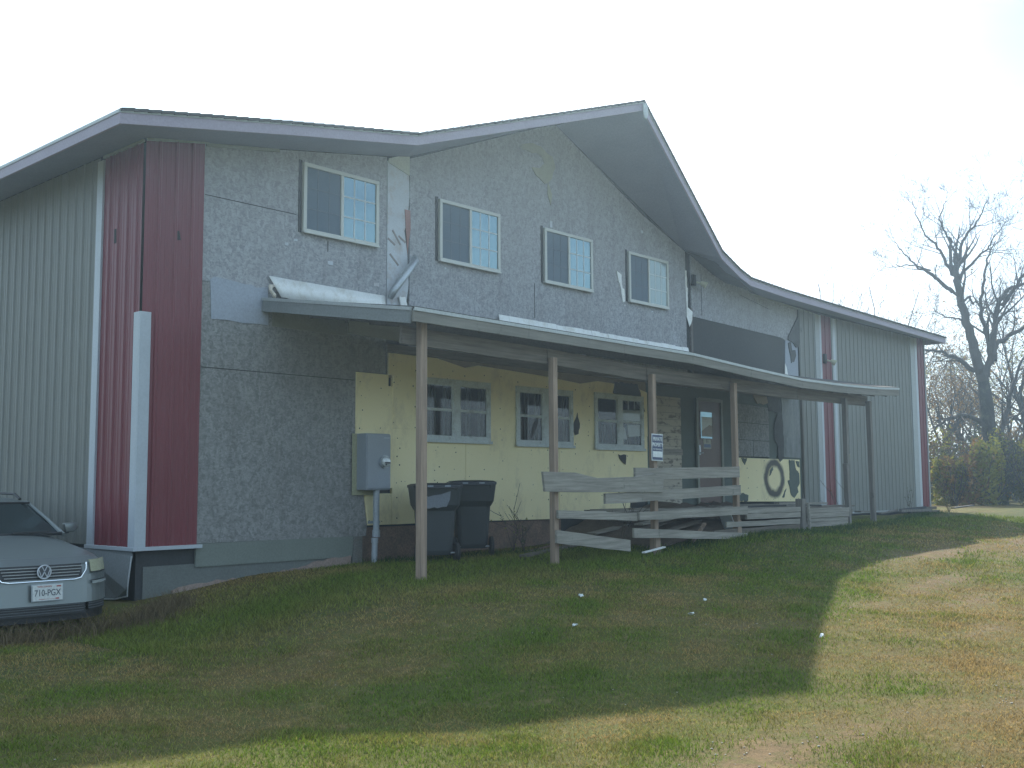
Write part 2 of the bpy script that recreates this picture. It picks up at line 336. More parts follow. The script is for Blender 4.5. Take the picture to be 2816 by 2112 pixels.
# ---- grass blades
mtg, t, p, L = newmat('grass_blade'); at = t.nodes.new('ShaderNodeAttribute'); at.attribute_name = 'tint'
L(at.outputs['Color'], p.inputs['Base Color']); p.inputs['Roughness'].default_value = .7; p.inputs['Specular IOR Level'].default_value = .2
tl = t.nodes.new('ShaderNodeBsdfTranslucent'); mxs = t.nodes.new('ShaderNodeMixShader'); mxs.inputs[0].default_value = .38
L(at.outputs['Color'], tl.inputs[0]); L(p.outputs[0], mxs.inputs[1]); L(tl.outputs[0], mxs.inputs[2]); L(mxs.outputs[0], t.nodes['Material Output'].inputs[0])
def blades(x, y, h, wdt, col, lean=.45, name='grass'):
    n = len(x); z = g_np(x, y); a = rng.uniform(0, 2*np.pi, n); b = rng.uniform(0, 2*np.pi, n); ln = rng.uniform(.05, lean, n)*h*1.6
    base = np.stack([x, y, z-.01], 1); d = np.stack([np.cos(a), np.sin(a), np.zeros(n)], 1)*wdt[:, None]/2
    mid = base + np.stack([np.cos(b)*ln*.35, np.sin(b)*ln*.35, h*.6], 1); tip = base + np.stack([np.cos(b)*ln, np.sin(b)*ln, h], 1)
    vs = np.stack([base-d, base+d, mid+d*.75, mid-d*.75, tip], 1).reshape(-1, 3)
    i = np.arange(n)*5; q = np.stack([i, i+1, i+2], 1); q2 = np.stack([i, i+2, i+3], 1); q3 = np.stack([i+3, i+2, i+4], 1)
    fs = np.concatenate([q, q2, q3]); return np_mesh(name, vs, fs, mtg, 3, np.repeat(col, 5, 0))
def scatter(n, x0, x1, y0, y1):
    return rng.uniform(x0, x1, n), rng.uniform(y0, y1, n)
# polar sampling round the place the lawn is seen from: density falls with distance
n = 1000000; rr = 3.0*(30/3.0)**rng.uniform(0, 1, n)**.85; aa = rng.uniform(R(12), R(74), n)
gx_, gy_ = rr*np.cos(aa), rr*np.sin(aa)
ex, ey = scatter(340000, -14, 46, -7, 12); far_ = (np.hypot(ex, ey) > 6) | (ex < 0) | (ey < 0); out_ = far_ & ((np.arctan2(ey, ex) < R(13)) | (np.arctan2(ey, ex) > R(73)) | (ex < 0))
gx_ = np.concatenate([gx_, ex[out_]]); gy_ = np.concatenate([gy_, ey[out_]]); n = len(gx_)
cl = patch(gx_*4+3, gy_*4+1)*.5 + patch(gx_*11, gy_*9)*.5
b = bare_np(gx_, gy_); keep = (rng.uniform(0, 1, n) > b*1.1-.05) & (gy_ < 11.9) & ~((gy_ > 9.9) & (gx_ > 14)) & (rng.uniform(-.9, .8, n) < cl+.2)
keep |= (gx_ > 31.2) & (rng.uniform(0, 1, n) > b)
keep &= ~((np.hypot(gx_, gy_) < 2.2)); keep &= ~((gx_ > 6.45) & (gx_ < 30.7) & (gy_ > 11.95))
gx_, gy_, cl = gx_[keep], gy_[keep], cl[keep]; n = len(gx_)
dist = np.hypot(gx_, gy_); p1 = patch(gx_, gy_) + .35*patch(gx_*3, gy_*3)
mid = patch(gx_*5.3+9, gy_*6.1+2); kb = np.clip(.50+p1*.75+mid*1.0+.42*np.exp(-((gy_-2.0)/2.0)**2)+rng.normal(0, .20, n), 0, 1)[:, None]
kb = np.where((gx_ > 26)[:, None], kb*.35, kb); nw = np.exp(-((gy_-9.9)/1.3)**2)*(gx_ > 5); kb = kb*(1-.85*nw[:, None])
gr = np.array([.125, .185, .022]); br = np.array([.33, .235, .095]); col = (gr*(1-kb)+br*kb)*rng.uniform(.5, 1.5, n)[:, None]
hh = (.022+.030*rng.uniform(0, 1, n)**1.5+np.clip(cl, 0, 1)*.03)*(1+.9*nw)*(1-.3*kb[:, 0])*np.clip(.75+dist*.02, .8, 1.25); wd = np.clip(.0028*dist/4, .0035, .016)*rng.uniform(.7, 1.5, n)
lawn = blades(gx_, gy_, hh, wd, col, lean=.9); tag(lawn, 'short mown grass, green and dry brown, covering the yard', 'grass', kind='stuff')
# gravel crumbs on the bare patches
n = 42000; px, py = scatter(n, 2, 24, 1.5, 8); bb = bare_np(px, py)*np.clip(.55+patch(px*7, py*8), .1, 1.4); bb = np.maximum(bb, .27*np.exp(-((py-2.4)/1.6)**2)*np.clip(.7+patch(px*3, py*4), .2, 1.5)); bb = np.maximum(bb, .156); k = rng.uniform(.15, 1.15, n) < bb; px, py = px[k], py[k]; n = len(px); pz = g_np(px, py); rs = .003+.009*rng.uniform(0, 1, n)**2.5
oc = np.array([(1, 0, 0), (0, 1, 0), (-1, 0, 0), (0, -1, 0), (0, 0, .45), (0, 0, -.45)], float); jit = rng.uniform(.6, 1.3, (n, 6, 1))
vs = (oc[None]*rs[:, None, None]*jit + np.stack([px, py, pz+.004], 1)[:, None]).reshape(-1, 3)
tf = np.array([(0, 1, 4), (1, 2, 4), (2, 3, 4), (3, 0, 4), (1, 0, 5), (2, 1, 5), (3, 2, 5), (0, 3, 5)]); fs = (tf[None]+(np.arange(n)*6)[:, None, None]).reshape(-1, 3)
gv = np_mesh('gravel', vs, fs, M('gravel', (.50, .47, .42), .9, var=.4, vscale=30), 3, smooth=False); tag(gv, 'pale gravel stones scattered on bare patches of the yard', 'gravel', kind='stuff')
# taller weeds along the foundation
def weed_strip(n, pts, h0, h1, col, spread, name, label):
    pts = np.array(pts, float); k = rng.integers(0, len(pts)-1, n); t_ = rng.uniform(0, 1, n)
    P_ = pts[k]*(1-t_[:, None])+pts[k+1]*t_[:, None]; x = P_[:, 0]+rng.normal(0, spread, n)*.6; y = P_[:, 1]-np.abs(rng.normal(0, spread, n))
    c = np.array(col)*rng.uniform(.6, 1.4, n)[:, None]; o = blades(x, y, rng.uniform(h0, h1, n), np.full(n, .009), c, .8, name); return tag(o, label, 'weeds', kind='stuff')
weed_strip(9000, [(10, 11.95), (14.5, 9.9), (18.3, 9.4), (21.6, 9.5), (30, 11.8)], .04, .13, (.05, .095, .025), .28, 'weeds', 'green weeds growing along the foot of the building')
weed_strip(2600, [(3.6, 10.75), (5.9, 10.9), (6.6, 11.4)], .05, .24, (.17, .13, .07), .22, 'dry_grass', 'tall dry grass in front of the parked car')

# ================================================================== THE BUILDING
XL, XR, YF, YB = 6.5, 30.65, 12.0, 26.0
B = empty('metal_building', 'large building with red and beige metal siding, bare grey sheathing and mauve roof edge', 'building', loc=(0, 0, 0))
TOP = [(6.5, 5.88), (7.31, 6.03), (8.39, 6.19), (10.87, 6.62), (14.3, 8.02), (16.95, 6.85), (18.42, 6.36), (20.6, 5.96), (21.2, 5.80), (24.35, 5.71), (30.65, 5.72)]
def ztop(x):
    for (a, za), (b, zb) in zip(TOP, TOP[1:]):
        if x <= b: return za+(zb-za)*(max(x, a)-a)/(b-a)
    return TOP[-1][1]
def wall_poly(x0, x1, z0, zcap=99, dz=.02):
    xs = [x0]+[x for x, _ in TOP if x0 < x < x1]+[x1]
    return [(x1, z0), (x0, z0)][::-1] + [(x, min(zcap, ztop(x)-dz)) for x in reversed(xs)]
# structural core (felted stud wall), gable shaped block
mb = MB(); mb.poly(wall_poly(XL+.03, XR-.03, .25, dz=-.05), YF+.035, YF+.15)
mb.box(XL+.03, XL+.15, YF+.15, YB, .2, 5.95); mb.box(XR-.15, XR-.03, YF+.15, YB, .2, 5.74); mb.poly(wall_poly(XL+.03, XR-.03, .2, dz=-.05), YB-.1, YB)
mb.build('felted_wall', m_felt, B)
# ---- OSB sheets
mb = MB(); mb.poly(wall_poly(7.31, 10.39, 4.22), YF, YF+.03); mb.build('sheathing', m_osb, B)
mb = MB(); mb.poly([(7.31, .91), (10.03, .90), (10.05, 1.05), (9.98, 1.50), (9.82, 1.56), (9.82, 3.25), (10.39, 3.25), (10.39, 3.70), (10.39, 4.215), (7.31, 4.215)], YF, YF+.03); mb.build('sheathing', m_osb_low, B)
mb = MB(); mb.poly(wall_poly(10.85, 18.40, 3.55), YF, YF+.03); mb.build('sheathing', m_osb, B)
p = [(18.60, 5.03), (22.3, 4.955), (22.55, 4.90), (22.75, 4.98), (22.95, 5.25), (23.10, 5.52), (23.12, 5.73), (21.2, 5.78), (20.6, 5.94), (18.60, 6.30)]
mb = MB(); mb.poly(p, YF, YF+.03); mb.build('sheathing', m_osb, B)
# seams: narrow dark joints between sheets
mb = MB()
for a, b in (((7.33, 5.335), (8.75, 5.335)), ((7.33, 3.115), (9.8, 3.115)), ((12.42+1.3, 4.45), (12.42+1.3, 5.05)), ((18.98, 5.1), (18.98, 5.95)), ((20.5, 5.72), (21.8, 5.55)), ((9.3, 4.9), (9.3, 5.05))):
    mb.bar((a[0], YF-.001, a[1]), (b[0], YF-.001, b[1]), .008, .010)
mb.build_each('sheet_joint', m_hole, B)
mb = MB(); rr = random.Random(4)
for (cx, cz, r_) in ((13.3, 5.02, .02), (16.3, 4.98, .03), (16.75, 4.97, .025), (17.2, 4.96, .03), (11.6, 5.0, .02), (11.25, 5.35, .02), (11.25, 5.2, .02), (16.9, 6.5, .04), (9.35, 4.75, .05), (8.6, 4.9, .03), (10.2, 4.55, .05), (8.75, 4.98, .03), (12.1, 4.6, .015)):
    mb.poly(rough_edge([(cx-r_, cz-r_*.6), (cx+r_, cz-r_*.5), (cx+r_*.8, cz+r_*.6), (cx-r_, cz+r_*.5)], r_*.4, r_, seed=int(cx*10)), YF-.006, YF-.001)
mb.build_each('wrap_scraps', m_wrap, B)
mb = MB(); mb.poly(rough_edge([(16.05, 5.60), (16.2, 5.55), (16.22, 5.30), (16.28, 5.28), (16.30, 5.05), (16.22, 5.03), (16.18, 5.28), (16.10, 5.42)], .012, .07, 3), YF-.02, YF-.005); mb.build_each('wrap_scraps', m_flash, B)
mb = MB()
mb.poly(rough_edge([(13.35, 7.36), (13.62, 7.50), (13.9, 7.50), (14.22, 7.38), (14.30, 7.20), (14.20, 6.98), (14.02, 6.85), (13.78, 6.95), (13.66, 7.08), (13.88, 7.10), (14.0, 7.22), (13.92, 7.34), (13.68, 7.34)], .025, .09, 9), YF-.012, YF-.002)
mb.poly(rough_edge([(14.1, 6.9), (14.2, 6.7), (14.16, 6.5), (14.08, 6.7)], .01, .08, 4), YF-.012, YF-.002)
mb.build_each('torn_patch', M('torn_patch', (.36, .36, .27), .8, var=.2, vscale=6), B)
# ---- white strip of exposed house wrap
mb = MB(); mb.poly([(10.40, 3.95), (10.40, 6.46), (10.82, 6.60), (10.84, 6.0), (10.80, 5.6), (10.74, 5.45), (10.80, 5.1), (10.83, 4.65), (10.80, 4.45), (10.76, 4.25), (10.74, 3.95)], YF-.004, YF+.03); mb.build('house_wrap_strip', m_wrap, B)
mb = MB(); mb.poly([(10.40, 6.44), (10.83, 6.32), (10.83, 6.615), (10.6, 6.57), (10.42, 6.50)], YF-.02, YF-.008); mb.build('trim_scrap', M('cream_scrap', (.50, .52, .42), .6), B)
mb = MB(); mb.poly([(10.74, 5.78), (10.85, 5.78), (10.86, 5.5), (10.82, 5.30), (10.80, 5.10), (10.78, 5.30), (10.76, 5.50)], YF-.014, YF-.006); mb.build('trim_scrap', M('red_scrap', (.36, .20, .18), .7), B)
mb = MB(); mb.poly(rough_edge([(10.60, 4.42), (10.72, 4.43), (10.78, 4.25), (10.76, 3.95), (10.70, 4.12), (10.64, 4.28)], .01, .06, 2), YF-.05, YF-.03); mb.build_each('wrap_scraps', m_flash, B)
mb = MB()
for a in ((10.50, 5.42, 10.66, 5.22), (10.62, 5.35, 10.76, 5.27), (10.41, 5.28, 10.55, 5.20), (10.45, 5.05, 10.62, 4.9)): mb.bar((a[0], YF-.006, a[1]), (a[2], YF-.006, a[3]), .006, .03)
mb.build_each('wrap_tear', M('wrap_tear', (.30, .27, .26), .8), B)
# ---- tyvek patch left of the porch roof, ragged top
mb = MB(); mb.poly([(7.43, 4.25), (7.49, 4.29), (7.75, 4.275), (7.95, 4.25), (8.05, 4.26), (8.12, 4.23), (8.30, 4.26), (8.32, 3.75), (8.1, 3.745), (7.9, 3.735), (7.7, 3.75), (7.455, 3.74)], YF-.01, YF-.001); mb.build('blue_grey_patch', m_wrapblue, B)
mb = MB(); mb.poly([(8.38, 3.74), (9.7, 3.74), (9.7, 3.98), (8.38, 4.02)], YF-.008, YF-.001); mb.build('blue_grey_patch', M('tan_patch', (.26, .265, .21), .8), B)
# ---- dark tear, black gap and boarded gap on the right
mb = MB(); mb.poly([(18.555, 3.6), (18.62, 3.6), (18.62, 5.2), (18.555, 5.2)], YF-.01, YF+.03); mb.build('corner_strip', M('corner_strip', (.17, .15, .14), .8, dirt=(.33, .34, .33)), B)
mb = MB(); mb.poly(rough_edge([(18.37, 5.95), (18.43, 5.95), (18.44, 5.60), (18.46, 5.60), (18.44, 5.2), (18.62, 5.12), (18.60, 4.96), (18.50, 4.80), (18.40, 5.0), (18.40, 5.3), (18.38, 5.6)], .008, .08, 6), YF-.012, YF-.004); mb.build_each('wrap_scraps', m_flash, B)
mb = MB(); mb.poly([(18.63, 3.6), (22.5, 3.6), (22.5, 4.95), (18.63, 5.05)], YF+.012, YF+.034); mb.build('dark_board', M('dark_board', (.075, .078, .078), .9, var=.1, vscale=1), B)
mb = MB(); mb.poly([(22.42, 3.6), (23.09, 3.6), (23.09, 5.0), (22.95, 5.05), (22.75, 4.95), (22.5, 4.9)], YF-.004, YF+.01); mb.build('blue_grey_patch', m_wrapblue, B)
mb = MB(); mb.poly([(22.62, 5.02), (22.85, 5.25), (23.10, 5.52), (23.22, 5.30), (23.27, 5.22), (23.16, 5.05), (23.10, 4.80), (22.98, 4.78), (22.85, 4.88), (22.6, 4.93)], YF-.03, YF-.012)
mb.poly(rough_edge([(22.62, 4.86), (22.72, 4.88), (22.80, 4.70), (22.95, 4.72), (22.98, 4.60), (22.88, 4.44), (22.74, 4.40), (22.70, 4.6)], .02, .07, 5), YF-.02, YF-.006)
mb.build_each('torn_felt', M('torn_felt', (.11, .115, .12), .9, var=.3, vscale=8), B)
mb = MB(); mb.poly([(22.42, 4.1), (22.56, 4.1), (22.50, 4.28), (22.44, 4.36)], YF-.02, YF-.008); mb.build_each('wrap_scraps', m_flash, B)
# ---- ribbed metal siding
def siding(name, a0, a1, z0, zf, mat, axis='x', face=-.015, depth=.02, pitch=.2286, phase=.06, sgn=-1, th=.0):
    """major rib every pitch with two minor ribs between; zf(a) gives the top"""
    prof = []; a = a0; k = math.floor((a0-phase)/pitch)
    while phase+k*pitch < a1+pitch:
        c = phase+k*pitch
        for da, dd in ((-.030, 0), (-.014, 1), (.014, 1), (.030, 0), (.085, 0), (.090, .22), (.100, .22), (.105, 0), (.145, 0), (.150, .22), (.160, .22), (.165, 0)):
            if a0 < c+da < a1: prof.append((c+da, dd))
        k += 1
    prof = [(a0, 0)]+prof+[(a1, 0)]
    mb = MB(); vs = []
    for a, dd in prof:
        q = face + sgn*dd*depth
        for z in (z0, zf(a)):
            vs.append((a, YF+q, z) if axis == 'x' else (XL+q, a, z))
    n = len(prof); mb.add(vs, [(2*i, 2*i+2, 2*i+3, 2*i+1) for i in range(n-1)])
    return mb.build(name, mat, B, fix=False)
zt = lambda x: ztop(x)-.01
siding('red_siding', 6.5, 7.31, .90, zt, m_red)
siding('beige_siding', 23.14, 23.93, .95, zt, m_beige, phase=.10)
siding('red_siding', 24.24, 24.80, .95, zt, m_red, phase=.04)
siding('beige_siding', 25.06, 29.62, .90, zt, m_beige, phase=.02)
siding('red_siding', 30.07, 30.62, .90, zt, m_red, phase=.02)
siding('red_siding', 12.02, 13.0, .90, lambda y: 5.86, m_red, 'y', phase=.03)
siding('beige_siding', 13.12, 26, .90, lambda y: 5.86, m_beige, 'y')
# right side wall (faces away) for other viewpoints
mb = MB(); mb.box(XR-.03, XR, YF+.02, YB, .85, 5.74); mb.build('beige_siding', m_beige, B)
# trims
def trim(name, x0, x1, z0, z1, d=.035, mat=None, w_=.02):
    mb = MB(); mb.box(x0, x1, YF-d, YF-.001, z0, z1); return mb.build(name, mat or m_trim, B, bevel=.004)
mb = MB(); mb.box(6.455, 6.60, 11.94, 11.966, .9, 3.72); mb.box(6.455, 6.482, 11.966, 12.10, .9, 3.72); mb.build('corner_trim', m_trim, B, bevel=.004)
mb = MB(); mb.box(6.452, 6.486, 12.98, 13.13, .88, 5.80); mb.build('corner_trim', m_trim, B, bevel=.004)
mb = MB(); mb.box(6.44, 6.49, 11.93, 13.16, .855, .90); mb.box(6.49, 7.36, 11.93, 11.985, .855, .90); mb.build('base_trim', m_trim, B, bevel=.003)
for x0, x1, mt_ in ((23.93, 24.14, m_trim_dull), (24.14, 24.24, m_trim), (24.80, 25.06, m_trim_dull), (24.86, 24.98, m_trim), (29.62, 29.92, m_trim_dull), (29.92, 30.07, m_trim)):
    trim('corner_trim', x0, x1, .9, ztop(x0)-.03, .038 if mt_ is m_trim_dull else .043, mt_)
trim('corner_trim', 30.60, 30.66, .9, 5.70, .04, m_trim_dull)
trim('base_trim', 25.0, 30.6, .86, .90, .05, m_trim_dull)
# dark slots (bolt holes) in the red siding
mb = MB(); mb.poly(rough_edge([(6.90, 4.68), (6.99, 4.68), (6.97, 4.79), (6.90, 4.80)], .01, .04, 2), YF-.022, YF-.017); mb.poly([(12.60, 4.66), (12.66, 4.66), (12.66, 4.84), (12.61, 4.84)], 6.462, 6.478, ax='x'); mb.build_each('siding_hole', m_hole, B)
# light trim line under the soffit
def stripbar(name, pts, h, d, mat):
    mb = MB()
    for a, b in zip(pts, pts[1:]): mb.bar((a[0], YF-d, a[1]), (b[0], YF-d, b[1]), .02, h)
    return mb.build(name, mat, B)
stripbar('soffit_trim', [(6.5, 5.855), (7.36, 6.015)], .035, .03, m_soffit_tan)
stripbar('soffit_trim', [(7.33, 5.985), (8.45, 6.165)], .045, .012, m_soffit_tan)
stripbar('soffit_trim', [(21.0, 5.80), (24.1, 5.68)], .035, .012, m_soffit_tan)
mb = MB(); mb.box(6.455, 6.49, 12.0, 13.0, 5.82, 5.855); mb.build('soffit_trim', m_soffit_tan, B)

# ---- roof: fascia line in plan and height, soffit, drip edge, shingled top
FAS = [(5.80, 11.31, 5.89), (8.1, 11.23, 6.29), (10.25, 11.17, 6.645), (14.76, 10.40, 8.14), (18.67, 11.30, 6.29), (19.45, 11.35, 6.03), (19.93, 11.38, 5.925), (21.5, 11.4, 5.87), (30.17+.6, 11.4, 5.72)]
FH, DR = .165, .035
def strip(name, lo, hi, mat, parent=B, th=None):
    mb = MB(); n = len(lo); mb.add(list(lo)+list(hi), [(i, i+1, n+i+1, n+i) for i in range(n-1)]); return mb.build(name, mat, parent, fix=False)
side = [(5.80, YB, 5.89)]
edge = side + FAS + [(30.77, YB, 5.72)]
fa = MB()
for (a, b) in zip(edge, edge[1:]):
    a = Vector(a); b = Vector(b); d = (b-a); d.z = 0; d.normalize(); nrm = Vector((d.y, -d.x, 0))  # outward
    for lo, hi, off, mi in ((-FH, -DR, 0, 0), (-DR, 0, .012, 1)):
        o1, o2 = a+nrm*off, b+nrm*off; i1, i2 = a-nrm*.03, b-nrm*.03
        z = lambda p_, q: (p_.x, p_.y, p_.z+q)
        fa.add([z(o1, lo), z(o2, lo), z(o2, hi), z(o1, hi), z(i1, lo), z(i2, lo), z(i2, hi), z(i1, hi)], [(0, 1, 2, 3), (4, 7, 6, 5), (0, 4, 5, 1), (3, 2, 6, 7), (0, 3, 7, 4), (1, 5, 6, 2)], mi)
f1 = MB(); f1.v, f1.f, f1.m = fa.v, [f for f, m_ in zip(fa.f, fa.m) if m_ == 0], [0]*fa.m.count(0); f1.build('fascia', m_fascia, B)
f2 = MB(); f2.v, f2.f, f2.m = fa.v, [f for f, m_ in zip(fa.f, fa.m) if m_ == 1], [0]*fa.m.count(1); f2.build('drip_edge', m_drip, B)
mb = MB(); mb.poly([(14.70, 8.06), (14.76, 8.10), (14.83, 8.05), (14.83, 7.90), (14.79, 7.82), (14.73, 7.84), (14.71, 7.92)], 10.355, 10.375); mb.build('peak_trim', m_drip, B)
def fz(x):   # fascia line at x
    for a, b in zip(FAS, FAS[1:]):
        if x <= b[0]:
            t_ = (x-a[0])/(b[0]-a[0]); return a[1]+(b[1]-a[1])*t_, a[2]+(b[2]-a[2])*t_
    return FAS[-1][1:]
xs_f = sorted(set([f[0] for f in FAS])); 
# soffit joins the wall top line to the fascia foot: matched break points
pairs = [((5.80, 11.31), (6.5, YF)), ((8.1, 0), (8.39, 0)), ((10.25, 0), (10.80, 0)), ((14.76, 0), (14.3, 0)), ((18.67, 0), (18.3, 0)), ((19.45, 0), (19.4, 0)), ((19.93, 0), (20.6, 0)), ((21.5, 0), (21.6, 0)), ((30.77, 0), (30.65, 0))]
lo = []; hi = []
for (xf, _), (xw, _) in pairs:
    y_, z_ = fz(xf); lo.append((xf, y_+.02, z_-FH+.012)); hi.append((xw, YF+.02, ztop(xw)))
mb = MB(); n = len(lo); nseg = 1
mb.add(lo+hi, [(i, i+1, n+i+1, n+i) for i in range(n-1)])
mb.add([(5.82, 11.33, 5.89-FH+.012), (5.82, YB, 5.89-FH+.012), (6.5, YB, 5.88), (6.5, YF, 5.88)], [(0, 1, 2, 3)])
mb.build('soffit', m_soffit, B, fix=False)
# shingled roof surface, slight overhang, saw-toothed courses along the rake
def rake_pts():
    out = []
    for a, b in zip(FAS, FAS[1:]):
        L_ = math.dist(a, b); n_ = max(1, int(L_/.16))
        for k in range(n_):
            t0 = k/n_; t1 = (k+.97)/n_; upw = b[2] > a[2]
            for t_, hgt in ((t0, .012 if upw else .022), (t1, .022 if upw else .012)):
                out.append((a[0]+(b[0]-a[0])*t_, a[1]+(b[1]-a[1])*t_-.035, a[2]+(b[2]-a[2])*t_+hgt))
    return out
rp = rake_pts(); n = len(rp)
mb = MB(); mb.add([(x, y, z) for x, y, z in rp]+[(x, YB+.3, z) for x, y, z in rp]+[(x, y, z-.035) for x, y, z in rp]+[(x, YB+.3, z-.035) for x, y, z in rp],
    [(i, i+1, n+i+1, n+i) for i in range(n-1)]+[(2*n+i, 3*n+i, 3*n+i+1, 2*n+i+1) for i in range(n-1)]+[(i, 2*n+i, 2*n+i+1, i+1) for i in range(n-1)]+[(n+i, n+i+1, 3*n+i+1, 3*n+i) for i in range(n-1)]+[(0, n, 3*n, 2*n), (n-1, 3*n-1, 4*n-1, 2*n-1)])
mb.build('roof', m_shingle, B, fix=False)

# ---- foundation zone
mb = MB(); mb.box(7.31, 9.92, YF+.0, YF+.03, .62, .905); mb.build('skirt_board', m_skirt, B)
mb = MB(); mb.poly([(6.62, -.1), (9.9, .2), (9.9, .80), (8.75, .80), (8.72, .66), (6.62, .66)], YF+.02, YF+.10); mb.build('foundation', m_parge, B)
mb = MB(); mb.poly([(9.75, .1), (9.95, .1), (9.95, .9), (9.80, .9)], YF-.02, YF+.02); mb.build('foundation', m_concrete, B)
mb = MB(); mb.poly([(9.95, .1), (14.4, .1), (14.4, 1.02), (9.95, 1.02)], YF+.03, YF+.12); mb.build('foundation', m_brick, B)
mb = MB(); mb.poly([(14.3, .1), (30.6, .3), (30.6, .88), (23.1, .93), (23.1, 1.2), (16.4, 1.3), (16.4, 1.02), (14.41, 1.02)], YF+.06, YF+.12); mb.build('foundation', m_concrete, B)
mb = MB(); mb.poly(rough_edge([(7.0, .1), (9.75, .3), (9.75, .64), (9.2, .60), (8.7, .50), (8.2, .47), (7.7, .44), (7.25, .41), (7.0, .36)], .015, .07, 8), YF-.02, YF+.02); mb.build('footing', m_clay, B)
mb = MB(); mb.add([(6.46, 12.0, .86), (6.44, 13.4, .86), (6.44, 13.4, .2), (6.42, 12.25, .30), (6.40, 11.98, .36), (6.36, 11.93, .42), (6.40, 11.94, .6), (6.46, 11.97, .8)], [(0, 1, 2, 3, 4, 5, 6, 7)]); mb.build('loose_skirt_sheet', m_side_fascia, B)
mb = MB(); mb.tube([(6.43, 13.3, .22), (6.42, 12.3, .28), (6.39, 11.95, .34), (6.38, 11.93, .45), (6.43, 11.95, .80)], .010, 5); mb.build('loose_skirt_edge', m_trim_dull, B)

# ---- yellow foam boards
def foam_part(pts, mat=m_foam, seed=1, step=.40, y0=.004, rag=None):
    mb = MB(); mb.poly(pts if rag is None else rough_edge(pts, rag, .12, seed), YF-y0-.02, YF+.02)
    xs = [a for a, _ in pts]; zs = [c for _, c in pts]; rr = random.Random(seed); x = min(xs)+.08
    while x < max(xs)-.04:
        z = min(zs)+.07
        while z < max(zs)-.03:
            if rr.random() < .8: mb.disc((x+rr.uniform(-.03, .03), z+rr.uniform(-.05, .05)), rr.uniform(.006, .012), YF-y0-.0205, .003, 6, 1)
            z += rr.choice((.28, .31, .22))
        x += step+rr.uniform(-.06, .03)
    mb.build('foam_board', [mat, m_hole], B)
foam_part([(9.82, 1.575), (10.50, 1.575), (10.50, 2.449), (11.9, 2.468), (11.9, 2.995), (10.42, 3.07), (10.42, 3.235), (9.82, 3.235)], seed=11)
foam_part([(10.50, 2.45), (16.93, 2.52), (16.93, 3.36), (16.5, 3.45), (15.4, 3.48), (14.9, 3.40), (14.0, 3.46), (12.9, 3.50), (12.3, 3.52), (12.0, 3.46), (11.4, 3.56), (10.42, 3.56), (10.42, 3.24), (10.50, 3.235)], seed=12, y0=.014)
foam_part([(10.50, 1.05), (12.02, 1.05), (12.02, 2.468), (10.50, 2.447)], seed=13)
foam_part([(12.03, 1.05), (14.3, 1.03), (14.3, 2.497), (12.03, 2.468)], seed=14)
foam_part([(14.31, 1.04), (16.35, 1.06), (16.35, 1.30), (16.93, 1.36), (16.93, 2.517), (14.31, 2.498)], seed=15)
foam_part([(10.06, 1.05), (10.49, 1.05), (10.49, 1.50), (9.99, 1.50)], seed=16, step=.3)
mb = MB()
for pts, sd_ in (([(13.55, 2.38), (13.72, 2.60), (13.75, 2.78), (13.66, 2.70), (13.58, 2.55)], 1), ([(15.98, 2.16), (16.22, 2.16), (16.20, 1.98), (16.14, 2.0), (16.06, 2.05)], 2), ([(16.62, 3.5), (15.9, 3.5), (15.85, 3.28), (16.1, 3.22), (16.3, 3.08), (16.45, 3.28), (16.6, 3.1), (16.85, 2.98)], 3), ([(14.66, 2.6), (14.8, 2.88), (14.86, 2.68), (14.82, 2.5), (14.72, 2.48)], 4)):
    mb.poly(rough_edge(pts, .015, .06, sd_), YF-.045, YF-.036)
mb.build_each('foam_hole', M('foam_hole', (.06, .06, .065), .9), B)

mb = MB(); mb.poly([(10.42, 3.2), (16.93, 3.2), (16.93, 3.62), (10.42, 3.62)], YF-.003, YF+.02); mb.build('tan_board', M('tan_board', (.33, .27, .19), .9, var=.25, vscale=3), B)
# ---- right hand sheathing behind the porch
mb = MB(); mb.poly([(16.94, 1.2), (20.10, 1.2), (20.10, 3.66), (16.94, 3.66)], YF, YF+.025); mb.build('green_sheathing', m_green, B)
mb = MB(); mb.box(17.10, 18.08, YF-.03, YF-.001, 1.22, 3.32); mb.build('peeling_panel', m_paint_peel, B)
mb = MB(); mb.box(17.10, 18.1, YF-.045, YF-.032, 2.18, 2.30); mb.build('peeling_panel', m_wood, B)
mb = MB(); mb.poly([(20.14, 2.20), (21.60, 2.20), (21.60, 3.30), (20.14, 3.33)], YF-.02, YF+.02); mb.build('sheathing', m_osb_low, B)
mb = MB()
for z_ in (2.56, 2.93): mb.bar((20.15, YF-.022, z_), (21.6, YF-.022, z_-.01), .006, .008)
mb.bar((20.9, YF-.022, 2.2), (20.9, YF-.022, 2.56), .006, .008); mb.build_each('sheet_joint', m_hole, B)
mb = MB(); mb.poly([(21.61, 1.2), (23.12, 1.2), (23.12, 3.62), (20.14, 3.66), (20.14, 3.34), (21.61, 3.31)], YF+.0, YF+.025); mb.build('green_sheathing', m_green, B)
foam_part([(20.16, 1.24), (22.98, 1.20), (22.98, 2.16), (20.16, 2.17)], m_foam_ring, seed=17, y0=.002)
mb = MB(); mb.poly([(22.26, 2.21), (23.05, 2.20), (23.05, 3.6), (22.2, 3.6)], YF-.022, YF-.001); mb.build('stained_board', M('stained_board', (.24, .255, .255), .85, var=.35, vscale=5, stretch=(1, 1, .3), dirt=(.10, .115, .11)), B)
mb = MB(); mb.poly(rough_edge([(21.45, 3.56), (22.1, 3.58), (22.24, 3.0), (22.24, 2.18), (22.05, 2.10), (21.95, 2.2), (21.98, 2.45), (21.82, 2.6), (21.85, 2.95), (22.0, 3.2), (21.6, 3.22)], .02, .08, 21), YF-.03, YF-.023)
